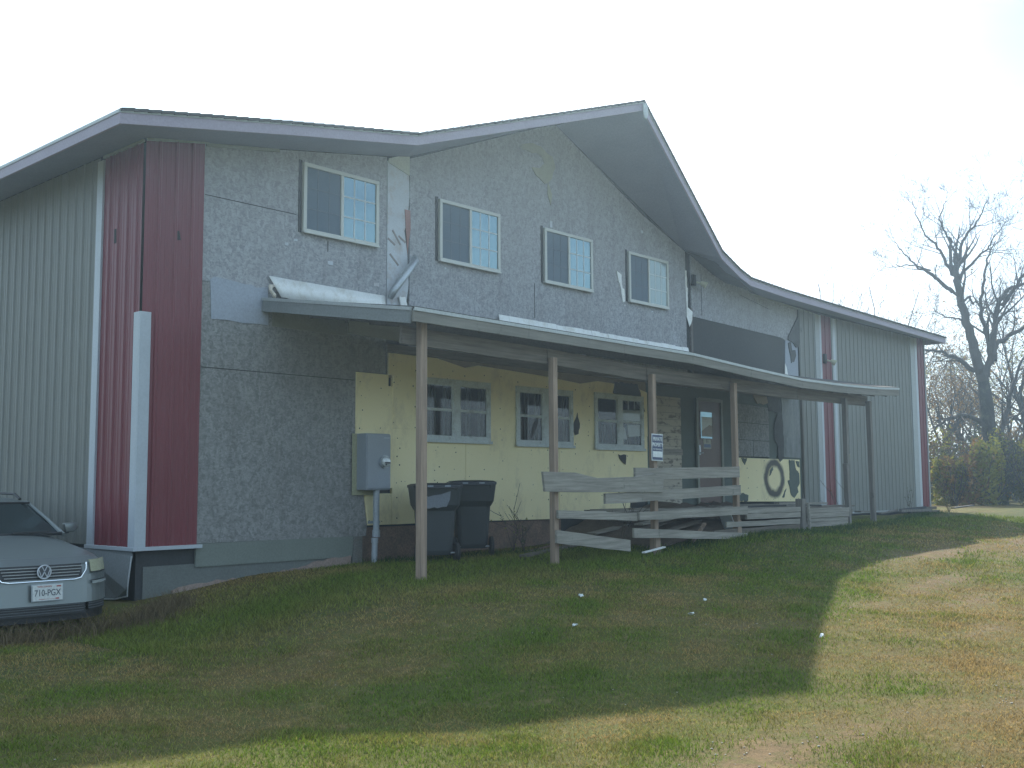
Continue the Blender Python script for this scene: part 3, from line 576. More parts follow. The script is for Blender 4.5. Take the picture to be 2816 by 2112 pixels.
mb.build('soot_smear', M('soot', (.085, .088, .09), .95, var=.4, vscale=8), B)
mb = MB(); mb.poly(rough_edge([(20.9, 3.58), (21.5, 3.56), (21.55, 3.40), (21.35, 3.35), (21.2, 3.38), (21.1, 3.36), (21.0, 3.45)], .015, .06, 22), YF-.04, YF-.025); mb.build('foam_board', M('tan_scrap', (.30, .24, .15), .8), B)
mb = MB(); mb.poly(rough_edge([(22.46, 2.15), (22.72, 2.15), (22.75, 2.0), (22.78, 1.93), (22.92, 1.85), (22.93, 1.62), (22.82, 1.52), (22.86, 1.42), (22.66, 1.29), (22.52, 1.36), (22.48, 1.48), (22.38, 1.68), (22.48, 1.70)], .012, .06, 23), YF-.034, YF-.023)
mb.poly(rough_edge([(22.78, 2.12), (22.95, 2.12), (22.95, 1.98), (22.86, 2.0)], .012, .05, 24), YF-.034, YF-.023)
mb.poly(rough_edge([(22.1, 1.30), (22.18, 1.30), (22.3, 1.5), (22.22, 1.45)], .01, .05, 25), YF-.034, YF-.023)
mb.poly(rough_edge([(21.55, 1.78), (21.72, 1.92), (21.70, 1.98), (21.58, 1.90)], .01, .05, 25), YF-.034, YF-.023)
mb.poly(rough_edge([(20.35, 2.16), (20.6, 2.16), (20.5, 2.02)], .01, .05, 26), YF-.034, YF-.023)
mb.poly(rough_edge([(20.16, 1.26), (20.6, 1.24), (20.62, 1.36), (20.4, 1.42), (20.16, 1.44)], .02, .06, 28), YF-.034, YF-.023)
mb.build_each('foam_hole', m_green, B)
mb = MB(); mb.box(23.12, 23.17, YF-.06, YF-.001, 1.1, 3.66); mb.build('edge_post', m_woodg, B)

# ---- upper windows: almond sliders with grilles
def upper_window(xc, zc, W=1.36, H=.97, blind=False):
    wd_ = empty('sliding_window', None); wd_.parent = B; wd_.location = (xc, YF, zc)
    D_ = .055; f = .055
    mb = MB()
    mb.box(-W/2, W/2, -D_, -.002, H/2-f, H/2); mb.box(-W/2, W/2, -D_, -.002, -H/2, -H/2+f)
    mb.box(-W/2, -W/2+f, -D_, -.002, -H/2+f, H/2-f); mb.box(W/2-f, W/2, -D_, -.002, -H/2+f, H/2-f)
    mb.box(-W/2+.0, W/2, -D_-.018, -D_-.001, -H/2-.012, -H/2+.014)
    mb.build('frame', m_frame, wd_, bevel=.005)
    mb = MB(); mb.box(-.025, .025, -D_+.006, -.004, -H/2+f, H/2-f); mb.build('meeting_stile', m_frame, wd_, bevel=.003)
    for s_, gm in ((-1, m_glass_screen), (1, m_glass_blind if blind else m_glass_clear)):
        x0, x1 = (-W/2+f, -.025) if s_ < 0 else (.025, W/2-f)
        mb = MB(); mb.box(x0, x1, -.030 if s_ < 0 else -.034, -.006, -H/2+f, H/2-f); mb.build('pane', gm, wd_)
        mb = MB(); th = .010 if s_ > 0 else .006; yy = -.0375 if s_ > 0 else -.0325
        for k in (1, 2):
            xx = x0+(x1-x0)*k/3; mb.box(xx-th, xx+th, yy, yy+.002, -H/2+f, H/2-f)
            zz = -H/2+f+(H-2*f)*k/3; mb.box(x0, x1, yy-.0025, yy-.0005, zz-th*.9, zz+th*.9)
        mb.build('grille', m_muntin if s_ > 0 else M('grille_behind_screen', (.14, .16, .19), .7), wd_)
    mb = MB(); mb.box(-W/2-.055, -W/2-.004, -.012, -.001, -H/2+.0, H/2+.03); mb.build('flashing_strip', m_felt, wd_)
    return wd_
for i, (x0, x1, z0, z1) in enumerate(((8.84, 10.20, 5.10, 6.09), (11.44, 12.82, 5.09, 6.08), (13.95, 15.29, 5.09, 6.06), (16.40, 17.72, 5.06, 6.03))):
    upper_window((x0+x1)/2, (z0+z1)/2, x1-x0, z1-z0, blind=(i == 3))
mb = MB(); mb.box(14.13, 14.20, YF-.012, YF-.001, 6.10, 6.22); mb.build_each('wrap_scraps', m_wrap, B)

# ---- lower windows: paired double-hung sashes, dark panel in place of the unlit room
def lower_window(x0, x1, z0, z1, pale=False):
    W, H = x1-x0, z1-z0; wd_ = empty('double_window', None); wd_.parent = B; wd_.location = ((x0+x1)/2, YF-.035, (z0+z1)/2)
    mb = MB(); f = .075
    mb.box(-W/2, W/2, -.03, -.001, H/2-f*1.1, H/2); mb.box(-W/2, W/2, -.03, -.001, -H/2, -H/2+f)
    for a in (-W/2, W/2-f): mb.box(a, a+f, -.03, -.001, -H/2+f, H/2-f*1.1)
    mb.box(-.075, .075, -.03, -.001, -H/2+f, H/2-f*1.1)
    mb.build('frame', m_oldframe, wd_, bevel=.003)
    mb = MB(); mb.box(-W/2-.02, W/2+.02, -.055, -.031, -H/2-.015, -H/2+.03); mb.build('sill', m_oldframe, wd_, bevel=.003)
    for s_ in (-1, 1):
        a, b = (-W/2+f, -.075) if s_ < 0 else (.075, W/2-f); zb, zt_ = -H/2+f, H/2-f*1.1; zm = (zb+zt_)/2+.01
        mb = MB()
        for (za, zc_, y_) in ((zb, zm, -.022), (zm, zt_, -.016)):
            mb.box(a, a+.022, y_, y_+.012, za, zc_); mb.box(b-.022, b, y_, y_+.012, za, zc_); mb.box(a+.022, b-.022, y_, y_+.012, za, za+.022); mb.box(a+.022, b-.022, y_, y_+.012, zc_-.02, zc_)
        sh = mb.build('sash', m_oldframe, wd_)
        mb = MB(); mb.box(a, b, -.006, -.003, zb, zt_); mb.build('pane', m_pane, wd_)
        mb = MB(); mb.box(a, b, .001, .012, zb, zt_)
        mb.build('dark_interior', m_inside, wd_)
        mb = MB(); nn_ = 22; pts = []
        hgt = zt_ - .30 if not pale else zb+.35
        for k in range(nn_+1): pts.append((a+(b-a)*k/nn_, -.0028+.0004*math.sin(k*1.9)+.0002*math.sin(k*.7)))
        vs_ = [(x, y, z) for z in (zb, zb+(zt_-zb)*(.995 if not pale else .45)) for x, y in pts]; mb.add(vs_, [(k, k+1, nn_+2+k, nn_+1+k) for k in range(nn_)]); mb.build('curtain', m_curtain, wd_)
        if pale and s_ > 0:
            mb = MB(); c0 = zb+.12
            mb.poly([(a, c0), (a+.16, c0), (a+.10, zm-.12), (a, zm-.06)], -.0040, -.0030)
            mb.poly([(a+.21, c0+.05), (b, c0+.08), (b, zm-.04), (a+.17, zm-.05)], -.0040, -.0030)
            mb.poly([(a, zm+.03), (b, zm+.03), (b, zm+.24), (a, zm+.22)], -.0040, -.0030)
            mb.build('window_reflection', M('paper', (.74, .78, .78), .7, bmp=0, var=.05), wd_)  # pale sheets in the pane stand in for a reflected white house
            mb = MB()
            for k in (1, 2): mb.box(a+(b-a)*k/3-.008, a+(b-a)*k/3+.008, -.012, -.008, zm+.24, zt_)
            mb.build('muntin', m_oldframe, wd_)
for a in ((11.02, 12.56, 2.28, 3.25), (13.18, 14.66, 2.26, 3.25), (15.28, 16.78, 2.25, 3.27, True)): lower_window(*a)

# ---- door
dr = empty('entrance_door', None); dr.parent = B; dr.location = (19.1, YF, 1.22)
mb = MB(); mb.box(-.50, -.43, -.07, -.026, 0, 2.14); mb.box(.43, .50, -.07, -.026, 0, 2.14); mb.box(-.43, .43, -.07, -.026, 2.08, 2.15); mb.build('door_frame', m_doorframe, dr, bevel=.003)
mb = MB(); mb.box(-.42, .42, -.045, -.027, .01, 2.08); mb.build('door_leaf', m_door, dr, bevel=.003)
mb = MB(); mb.box(-.34, .10, -.052, -.046, 1.32, 1.86); mb.build('door_glass', m_glass_clear, dr)
mb = MB()
for a in ((-.36, -.34, 1.30, 1.88), (.10, .12, 1.30, 1.88)): mb.box(a[0], a[1], -.056, -.046, a[2], a[3])
mb.box(-.34, .10, -.056, -.0525, 1.30, 1.32); mb.box(-.34, .10, -.056, -.0525, 1.86, 1.88); mb.build('glass_bead', m_door, dr)
mb = MB(); mb.box(-.30, .09, -.055, -.053, 1.46, 1.76); mb.build('door_reflection', M('door_reflection_pale', (.62, .66, .64), .6, bmp=0), dr)  # this sheet and the next paint a reflected scene onto the glass
mb = MB(); mb.poly([(-.30, 1.36), (.09, 1.36), (.09, 1.58), (-.02, 1.60), (-.10, 1.56), (-.20, 1.52), (-.30, 1.46)], -.0565, -.0552); mb.build('door_reflection', M('door_reflection_dark', (.30, .26, .22), .6, bmp=0), dr)
mb = MB(); mb.box(-.46, -.40, -.085, -.072, .98, 1.18); mb.tube([(-.43, -.07, 1.02), (-.43, -.11, 1.02), (-.36, -.12, 1.02)], .012, 6); mb.build('handle', m_steel, dr)
def text(name, s_, size, loc, mat, parent, rot=(R(90), 0, 0), align='CENTER', ext=.0008, bold=0, sx=1):
    cu = bpy.data.curves.new(name, 'FONT'); cu.body = s_; cu.size = size; cu.align_x = align; cu.align_y = 'CENTER'; cu.extrude = ext; cu.offset = bold
    tmp = bpy.data.objects.new(name+'_tmp', cu); COL.objects.link(tmp); dg = bpy.context.evaluated_depsgraph_get(); dg.update()
    me = bpy.data.meshes.new_from_object(tmp.evaluated_get(dg)); bpy.data.objects.remove(tmp); me.materials.clear(); me.materials.append(mat); me.name = name
    o = bpy.data.objects.new(name, me); COL.objects.link(o); o.location = loc; o.rotation_euler = rot; o.scale = (sx, 1, 1); o.parent = parent; return o
m_signwhite = M('sign_white', (.72, .76, .76), .5, var=.04, bmp=0); m_signblue = M('sign_blue', (.055, .075, .15), .5, var=.05, bmp=0); m_ink = M('ink', (.03, .03, .035), .6, bmp=0)
nb = empty('door_notice', 'small white paper notice with number 11 and a blue band taped on the brown door', 'notice', loc=(19.0, YF-.047, 2.44))
mb = MB(); mb.box(-.145, .145, -.003, 0, -.11, .11); mb.build('notice_sheet', M('notice', (.40, .40, .33), .6, bmp=0), nb)
mb = MB(); mb.box(-.125, .125, -.005, -.0032, -.085, -.015); mb.build('blue_band', M('notice_blue', (.12, .16, .26), .6, bmp=0), nb)
text('numeral', '11', .10, (0, -.004, .045), m_ink, nb, bold=.003)

# ---- small building fittings as things of their own
def wall_light(x, z, label):
    e = empty('wall_light', label, 'light', 'floodlights on the front wall', loc=(x, YF-.045, z))
    mb = MB(); mb.box(-.10, .02, -.03, .03, -.10, .13); mb.build('housing', m_black, e, bevel=.01)
    mb = MB(); mb.tube([(.02, -.03, -.02), (.08, -.12, -.06)], [.02, .02], 8); mb.tube([(.06, -.10, -.03), (.12, -.20, -.10)], [.035, .075], 12); mb.build('lamp_head', M('lamp_head', (.50, .50, .36), .5), e, smooth=False)
wall_light(18.67, 5.76, 'floodlight under the gable beside the black gap in the sheathing')
wall_light(24.42, 4.62, 'floodlight on the red stripe between two white trims')
e = empty('brace_pipe', 'grey round pipe leaning across the white wrap strip above the porch', 'pipe', loc=(10.64, YF-.12, 4.74))
mb = MB(); mb.tube([(-.26, .02, -.38), (-.20, -.01, -.24), (.20, -.03, .25), (.25, .05, .30)], [.04, .058, .058, .05], 14); mb.build('pipe', m_steel, e, smooth=True)
# flashings
f = MB()
P1 = [(8.30, 4.41), (10.33, 4.40), (10.33, 4.26), (8.46, 4.12), (8.36, 4.16), (8.31, 4.24), (8.33, 4.30), (8.28, 4.33), (8.31, 4.36)]
nn_ = 24; top = [(8.30+(10.33-8.30)*i/nn_, 4.41-.012*i/nn_) for i in range(nn_+1)]; bot = [(8.46+(10.33-8.46)*i/nn_, 4.13+.0*i+.006*math.sin(i*2.1)) for i in range(nn_+1)]
vs_ = [(x, YF-.030-.012*math.sin(i*.9)*math.exp(-i/6), z) for i, (x, z) in enumerate(top)]+[(x, YF-.075-.02*math.exp(-i/4), z) for i, (x, z) in enumerate(bot)]
f.add(vs_, [(i, i+1, nn_+2+i, nn_+1+i) for i in range(nn_)])
o = f.build('wall_flashing', m_flash, smooth=True); so = o.modifiers.new('thickness', 'SOLIDIFY'); so.thickness = .004
mb = MB(); mb.tube([(8.36, YF-.06, 4.28), (8.29, YF-.09, 4.26), (8.27, YF-.12, 4.20), (8.33, YF-.12, 4.14), (8.35, YF-.10, 4.10)], [.02, .03, .022, .028, .012], 7); mb.build('crumpled_end', M('crumpled', (.62, .57, .48), .6), o)
tag(o, 'smooth white metal flashing with crumpled left end above the porch roof', 'flashing')
f = MB(); x = 12.79; i = 0; rr = random.Random(5)
while x < 18.38:
    w_ = min(.245, 18.40-x); sag = rr.uniform(-.008, .008); f.add([(x, YF-.03, 4.40-(x-12.8)*.008+sag), (x+w_-.006, YF-.03, 4.40-(x-12.8)*.008+sag), (x+w_-.006, YF-.075, 4.20), (x, YF-.075, 4.20)], [(0, 1, 2, 3)]); x += w_
o = f.build('wall_flashing', m_flash); so = o.modifiers.new('thickness', 'SOLIDIFY'); so.thickness = .004
tag(o, 'long white step flashing of short overlapping pieces along the middle of the wall', 'flashing')

# ================================================================== PORCH
PO = empty('porch', 'lean-to porch with grey board fascia and sagging shingled roof on wooden posts', 'porch', loc=(0, 0, 0))
EY = 9.30
EV = [(8.46, 3.685), (10.5, 3.675), (12.6, 3.665), (14.4, 3.655), (16.2, 3.57), (18.0, 3.50), (19.8, 3.51), (21.2, 3.545), (22.3, 3.60)]
FHp = .135; ZW = 4.10; XA, XB = 8.22, 22.3
def lerp(a, b, t_): return a+(b-a)*t_
# roof plate (shingles)
n = len(EV); mb = MB()
fr = [(x, EY-.03, z+.022) for x, z in EV]; bk = [(XA+(x-8.46)/(22.3-8.46)*(XB-XA), YF-.012, ZW) for x, z in EV]
lo_f = [(x, y, z-.03) for x, y, z in fr]; lo_b = [(x, y, z-.03) for x, y, z in bk]
mb.add(fr+bk+lo_f+lo_b, [(i, i+1, n+i+1, n+i) for i in range(n-1)]+[(2*n+i, 3*n+i, 3*n+i+1, 2*n+i+1) for i in range(n-1)]+[(i, 2*n+i, 2*n+i+1, i+1) for i in range(n-1)]+[(0, n, 3*n, 2*n), (n-1, 3*n-1, 4*n-1, 2*n-1)])
mb.build('porch_roof', m_shingle, PO)
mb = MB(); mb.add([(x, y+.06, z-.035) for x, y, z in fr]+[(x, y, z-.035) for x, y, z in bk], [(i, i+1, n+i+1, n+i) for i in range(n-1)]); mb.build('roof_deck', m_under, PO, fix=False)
mb = MB()
for (a, b) in zip(EV, EV[1:]): mb.bar((a[0], EY, a[1]-FHp/2-.02), (b[0]-.006, EY, b[1]-FHp/2-.02), .035, FHp)
mb.build('front_fascia', m_eave, PO)
mb = MB()
for (a, b) in zip(EV, EV[1:]): mb.bar((a[0], EY-.022, a[1]-.008), (b[0]-.004, EY-.022, b[1]-.008), .02, .042)
mb.build('drip_edge', m_drip, PO)
mb = MB(); mb.bar((XA+.0, YF-.03, ZW-.10), (8.45, EY+.02, 3.685-.10), .035, FHp+.02); mb.build('side_fascia', m_side_fascia, PO)
mb = MB(); mb.bar((XA-.01, YF-.03, ZW-.012), (8.435, EY, 3.675), .03, .040); mb.build('drip_edge', m_trim_dull, PO)
mb = MB(); mb.bar((22.28, YF-.03, ZW-.10), (22.28, EY+.02, 3.50), .035, FHp); mb.build('side_fascia', m_under, PO)
# rafters
mb = MB(); x = 9.0
while x < 22.2:
    z_ = np.interp(x, [e_[0] for e_ in EV], [e_[1] for e_ in EV]); mb.bar((x, EY+.03, z_-.115), (x, YF-.04, ZW-.12), .038, .12); x += .61
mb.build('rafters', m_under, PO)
# header beam along the posts
BY = 9.64
bm_pts = [(8.60, 3.42), (11.3, 3.385), (13.66, 3.31), (16.1, 3.31), (18.5, 3.29), (21.55, 3.315)]
for a, b in zip(bm_pts, bm_pts[1:]):
    mb = MB(); mb.bar((a[0], BY+.03, a[1]), (b[0]-.01, BY+.03, b[1]), .045, .215); mb.build('header_beam', m_beam, PO, bevel=.004)
mb = MB(); mb.bar((9.28, 11.5, 3.80), (10.55, 11.3, 3.72), .04, .22); mb.build('loose_header_board', M('pale_board', (.33, .335, .31), .85, var=.15, stretch=(.4, 4, 4)), PO)
mb = MB(); mb.bar((10.3, 11.9, 3.62), (22.6, 11.9, 3.60), .05, .12); mb.build('ledger_board', m_beam, PO)
def post(x, zt_, z0=None, w_=.125, mat=m_woodv, lean=0, name='post', y=BY-.075):
    z0 = G(x, y)-.05 if z0 is None else z0; mb = MB(); n_ = 6
    a = Vector((x, y, z0)); b = Vector((x+lean, y, zt_)); mb.bar(a, b, w_, w_, (0, 1, 0)); mb2 = mb
    return mb2.build(name, mat, PO, bevel=.006)
post(8.85, 3.62, w_=.098); post(11.31, 3.36, w_=.092); post(13.67, 3.30, w_=.09); post(16.07, 3.32, z0=.9, w_=.09); post(20.30, 3.30, z0=1.1, mat=m_woodg, w_=.09); post(21.45, 3.30, mat=m_woodg, lean=-.04, w_=.095)
# ================================================================== RAMP AND DECK
RP = empty('wooden_ramp', 'collapsing wooden ramp and deck with weathered grey boards under the porch', 'ramp', loc=(0, 0, 0))
def plank(a, b, h, y=9.49, th=.038, h2=None, name='rail_board', y2=None, mat=m_wood):
    """board face-on to the yard: a, b = centre line ends (x,z)"""
    h2 = h2 or h; mb = MB(); y2 = y if y2 is None else y2; k = 6; rr = random.Random(int(a[0]*100)); f_ = []; 
    top = []; bot = []
    for i in range(k+1):
        t_ = i/k; x = lerp(a[0], b[0], t_); z = lerp(a[1], b[1], t_); hh_ = lerp(h, h2, t_); yy_ = lerp(y, y2, t_)
        top.append((x, yy_, z+hh_/2+rr.uniform(-.006, .006))); bot.append((x, yy_, z-hh_/2+rr.uniform(-.006, .006)))
    vs_ = top+bot+[(x, y_-th, z) for x, y_, z in top]+[(x, y_-th, z) for x, y_, z in bot]; n_ = k+1
    fs_ = [(i, i+1, n_+i+1, n_+i) for i in range(k)]+[(2*n_+i, 3*n_+i, 3*n_+i+1, 2*n_+i+1) for i in range(k)]+[(i, 2*n_+i, 2*n_+i+1, i+1) for i in range(k)]+[(n_+i, n_+i+1, 3*n_+i+1, 3*n_+i) for i in range(k)]+[(0, n_, 3*n_, 2*n_), (k, 2*n_+k, 3*n_+k, n_+k)]
    mb.add(vs_, fs_); return mb.build(name, mat, RP)
mb = MB(); mb.poly([(10.92, 1.785), (11.6, 1.775), (12.1, 1.70), (13.0, 1.72), (13.5, 1.77), (13.74, 1.70), (13.70, 1.49), (12.6, 1.50), (11.6, 1.505), (10.96, 1.52)], 9.42, 9.46); mb.build('rail_board', m_wood, RP, bevel=.004)
plank((13.06, 1.765), (16.03, 1.81), .175, y=9.50)
plank((12.30, 1.405), (16.02, 1.51), .15, y=9.48, h2=.165)
plank((11.28, 1.215), (13.09, 1.135), .115, y=9.50)
plank((13.09, 1.140), (16.2, 1.165), .12, y=9.46, h2=.14)
plank((11.21, .915), (12.87, .72), .17, y=9.47)
plank((12.98, .90), (16.2, .73), .13, y=9.48, h2=.11)
for z_, x0, x1 in ((1.15, 16.28, 18.18), (1.055, 16.27, 18.17), (.935, 15.65, 18.18), (1.11, 18.44, 20.17), (1.02, 18.44, 20.16), (.93, 18.44, 20.15), (.85, 18.40, 20.14)):
    plank((x0, z_), (x1, z_-.008), .088, y=9.52+(.02 if z_ < .95 else 0), name='skirt_board')
plank((15.3, .80), (18.2, .82), .11, y=9.56, name='skirt_board', mat=m_beam)
def rpost(x, z0, z1, w_, mat=m_woodg, y=9.56, lean=0, name='deck_post'):
    mb = MB(); mb.bar((x, y, z0), (x+lean, y, z1), w_, w_, (0, 1, 0)); return mb.build(name, mat, RP, bevel=.005)
rpost(18.33, G(18.3, 9.5)-.1, 1.33, .14); rpost(18.46, G(18.3, 9.5)-.1, 1.26, .05, m_wood, y=9.45, lean=-.06)
rpost(20.30, G(20.3, 9.5)-.1, 2.0, .09, m_woodg, lean=-.06); rpost(20.37, 1.9, 2.2, .03, m_wood, lean=.05)
rpost(13.67, G(13.6, 9.5)-.1, .9, .12, m_woodv); rpost(16.07, .7, 1.0, .11, m_woodv)
# deck floor of separate boards
rr = random.Random(3); x = 14.4
mb = MB(); mb.box(16.3, 20.6, 9.62, 11.95, 1.00, 1.10); mb.box(15.0, 16.3, 10.6, 11.95, .98, 1.09); mb.build('deck_frame', m_beam, RP)
y = 9.60
for k in range(16):
    if k in (3, 9): y += .145; continue
    mb = MB(); x0 = 14.5+rr.uniform(-.5, .8)+(max(0, 1.6-(y-9.6)))*.9; mb.bar((x0, y+.07, 1.15+rr.uniform(-.01, .012)), (20.7+rr.uniform(-.1, .1), y+.07, 1.16+rr.uniform(-.006, .01)), .135, .03); mb.build('deck_board', m_wood if k % 3 else m_beam, RP); y += .148
# fallen ramp boards
for a, b, w_, mt_ in (((14.0, 10.1, .98), (17.3, 10.6, 1.17), .16, m_wood), ((14.6, 10.5, .86), (17.6, 10.9, 1.20), .18, m_beam), ((13.9, 9.9, .78), (15.9, 10.2, .98), .14, m_beam), ((14.2, 11.2, .80), (16.6, 11.1, 1.10), .2, m_wood), ((15.8, 9.62, 1.10), (16.25, 9.75, .70), .20, m_wrap), ((14.9, 9.75, .60), (15.6, 9.9, .95), .06, m_woodv), ((11.4, 10.2, .62), (14.2, 11.3, .66), .15, m_beam), ((16.4, 9.7, 1.215), (18.1, 9.75, 1.21), .05, m_black), ((18.5, 9.7, 1.21), (19.2, 9.6, 1.19), .05, m_black), ((18.6, 10.2, 1.24), (20.2, 10.0, 1.22), .12, m_wood)):
    mb = MB(); mb.bar(a, b, w_, .03); mb.build('fallen_board', mt_, RP)
# brown dirt slope under the ramp
mb = MB(); k = 40; rr = random.Random(11); vs_ = []
for i in range(k+1):
    for j in range(8):
        x = 13.9+i*(20.5-13.9)/k; y_ = 9.75+j*2.2/7; vs_.append((x, y_, G(x, y_)+.02+(.12+.30*j/7)*min(1, i/8)*rr.uniform(.75, 1.15)*min(1, (k-i)/4)))
mb.add(vs_, [(i*8+j, (i+1)*8+j, (i+1)*8+j+1, i*8+j+1) for i in range(k) for j in range(7)]); db = mb.build('dirt', M('dirt', (.15, .115, .085), .95, var=.3, vscale=6, fine=.2, bmp=.6), smooth=True); tag(db, kind='structure')
for (a, b, lab) in (((13.0, 9.3, .62), (13.75, 9.45, .66), 'thin pale lath lying in the grass at the foot of the ramp'), ((12.2, 10.9, .60), (13.6, 11.4, .66), 'dull reddish board lying on the soil behind the ramp rails')):
    mb = MB(); mb.bar(a, b, .05, .02); o = mb.build('loose_board', m_flash if 'lath' in lab else m_brick); tag(o, lab, 'board')
o = None
# scraps leaning on the beige wall at the right end of the deck
e = empty('leaning_scrap', 'dark pointed offcut leaning on the beige siding behind the deck', 'offcut', loc=(22.9, YF-.12, .9)); mb = MB(); mb.poly([(-.12, 0), (.14, 0), (.06, .22), (.0, .55), (-.03, .2)], -.01, .01); mb.build('offcut', M('offcut', (.14, .13, .125), .9), e)
e = empty('timber_pile', 'low heap of dark timber and debris along the base of the far siding', 'debris', loc=(0, 0, 0)); rr = random.Random(8)
for k in range(16):
    x = rr.uniform(22.3, 30.6); z_ = G(x, 11.4)+rr.uniform(.03, .16); L_ = rr.uniform(.5, 1.6); an = rr.uniform(-.25, .25); mb = MB(); yy_ = rr.uniform(11.1, 11.85)
    mb.bar((x, yy_, z_), (x+L_*math.cos(an), yy_+L_*math.sin(an)*.4, z_+rr.uniform(-.03, .05)), rr.uniform(.05, .16), rr.uniform(.03, .08)); mb.build('timber', (m_woodg, m_beam, m_felt)[k % 3], e)

# ================================================================== SIGN
e = empty('private_property_sign', 'blue and white private property sign nailed to the third porch post', 'sign', loc=(13.66, 9.485, 2.17))
e.rotation_euler = (0, R(1.2), 0)
mb = MB(); mb.box(-.150, .150, -.006, .0, -.205, .205); mb.build('sign_board', m_signwhite, e, bevel=.004)
mb = MB(); mb.box(-.135, .135, -.009, -.0065, -.190, .190); mb.build('blue_field', m_signblue, e)
mb = MB(); mb.box(-.125, .125, -.0115, -.0095, -.150, -.060); mb.build('name_panel', m_signwhite, e)
text('lettering', 'PRIVATE', .078, (0, -.0105, .125), m_signwhite, e, bold=.002, sx=.82)
text('lettering', 'PROPERTY', .078, (0, -.0105, .040), m_signwhite, e, bold=.002, sx=.74)
text('lettering', 'NO TRESPASSING', .034, (0, -.0105, -.030), m_signwhite, e, sx=.85)

# ================================================================== ELECTRIC METER
e = empty('electric_meter_box', 'tall grey electric meter box with round glass meter and conduit on the yellow foam', 'meter box', loc=(10.03, YF-.03, 1.55))
mb = MB(); mb.box(-.215, .225, -.23, -.001, 0, .80); mb.build('cabinet', m_grey, e, bevel=.012)
mb = MB(); mb.box(-.205, .22, -.242, -.231, .02, .78); mb.build('cover', m_grey, e, bevel=.004)
mb = MB(); mb.tube([(.10, -.24, .40), (.10, -.275, .40)], .092, 24); mb.build('meter_ring', m_steel, e)
mb = MB(); mb.tube([(.10, -.275, .40), (.10, -.302, .40), (.10, -.315, .40)], [.080, .076, .055], 24); mt_ = M('meter_glass', (.62, .66, .66), .12, .2, var=.05, bmp=0); mb.build('meter_dome', mt_, e, smooth=True)
mb = MB(); mb.box(.05, .15, -.320, -.314, .375, .395); mb.box(.06, .09, -.320, -.314, .35, .372); mb.build('meter_dial', m_ink, e)
mb = MB()
for k in range(6): mb.box(.10+k*.018, .112+k*.018, -.2445, -.2425, .735, .747)
mb.build('small_lettering', m_trim, e)
mb = MB(); mb.tube([(.02, -.17, 0), (.02, -.17, -.60)], .045, 16); mb.tube([(.02, -.17, -.56), (.02, -.17, -.66)], .056, 16); mb.build('conduit', m_conduit, e, smooth=False)
mb = MB(); mb.tube([(-.02, -.19, -.70), (-.05, -.21, -1.12)], .042, 16); mb.tube([(-.02, -.19, -.67), (-.022, -.19, -.74)], .048, 16); mb.build('conduit', m_conduit, e)
mb = MB(); mb.box(-.09, .13, -.13, -.115, -.47, -.435); mb.build('pipe_clamp', m_steel, e)
mb = MB(); mb.box(-.29, .20, -.018, -.002, -.07, .80); mb.build('backing_plate', M('backing', (.40, .40, .26), .7), e)

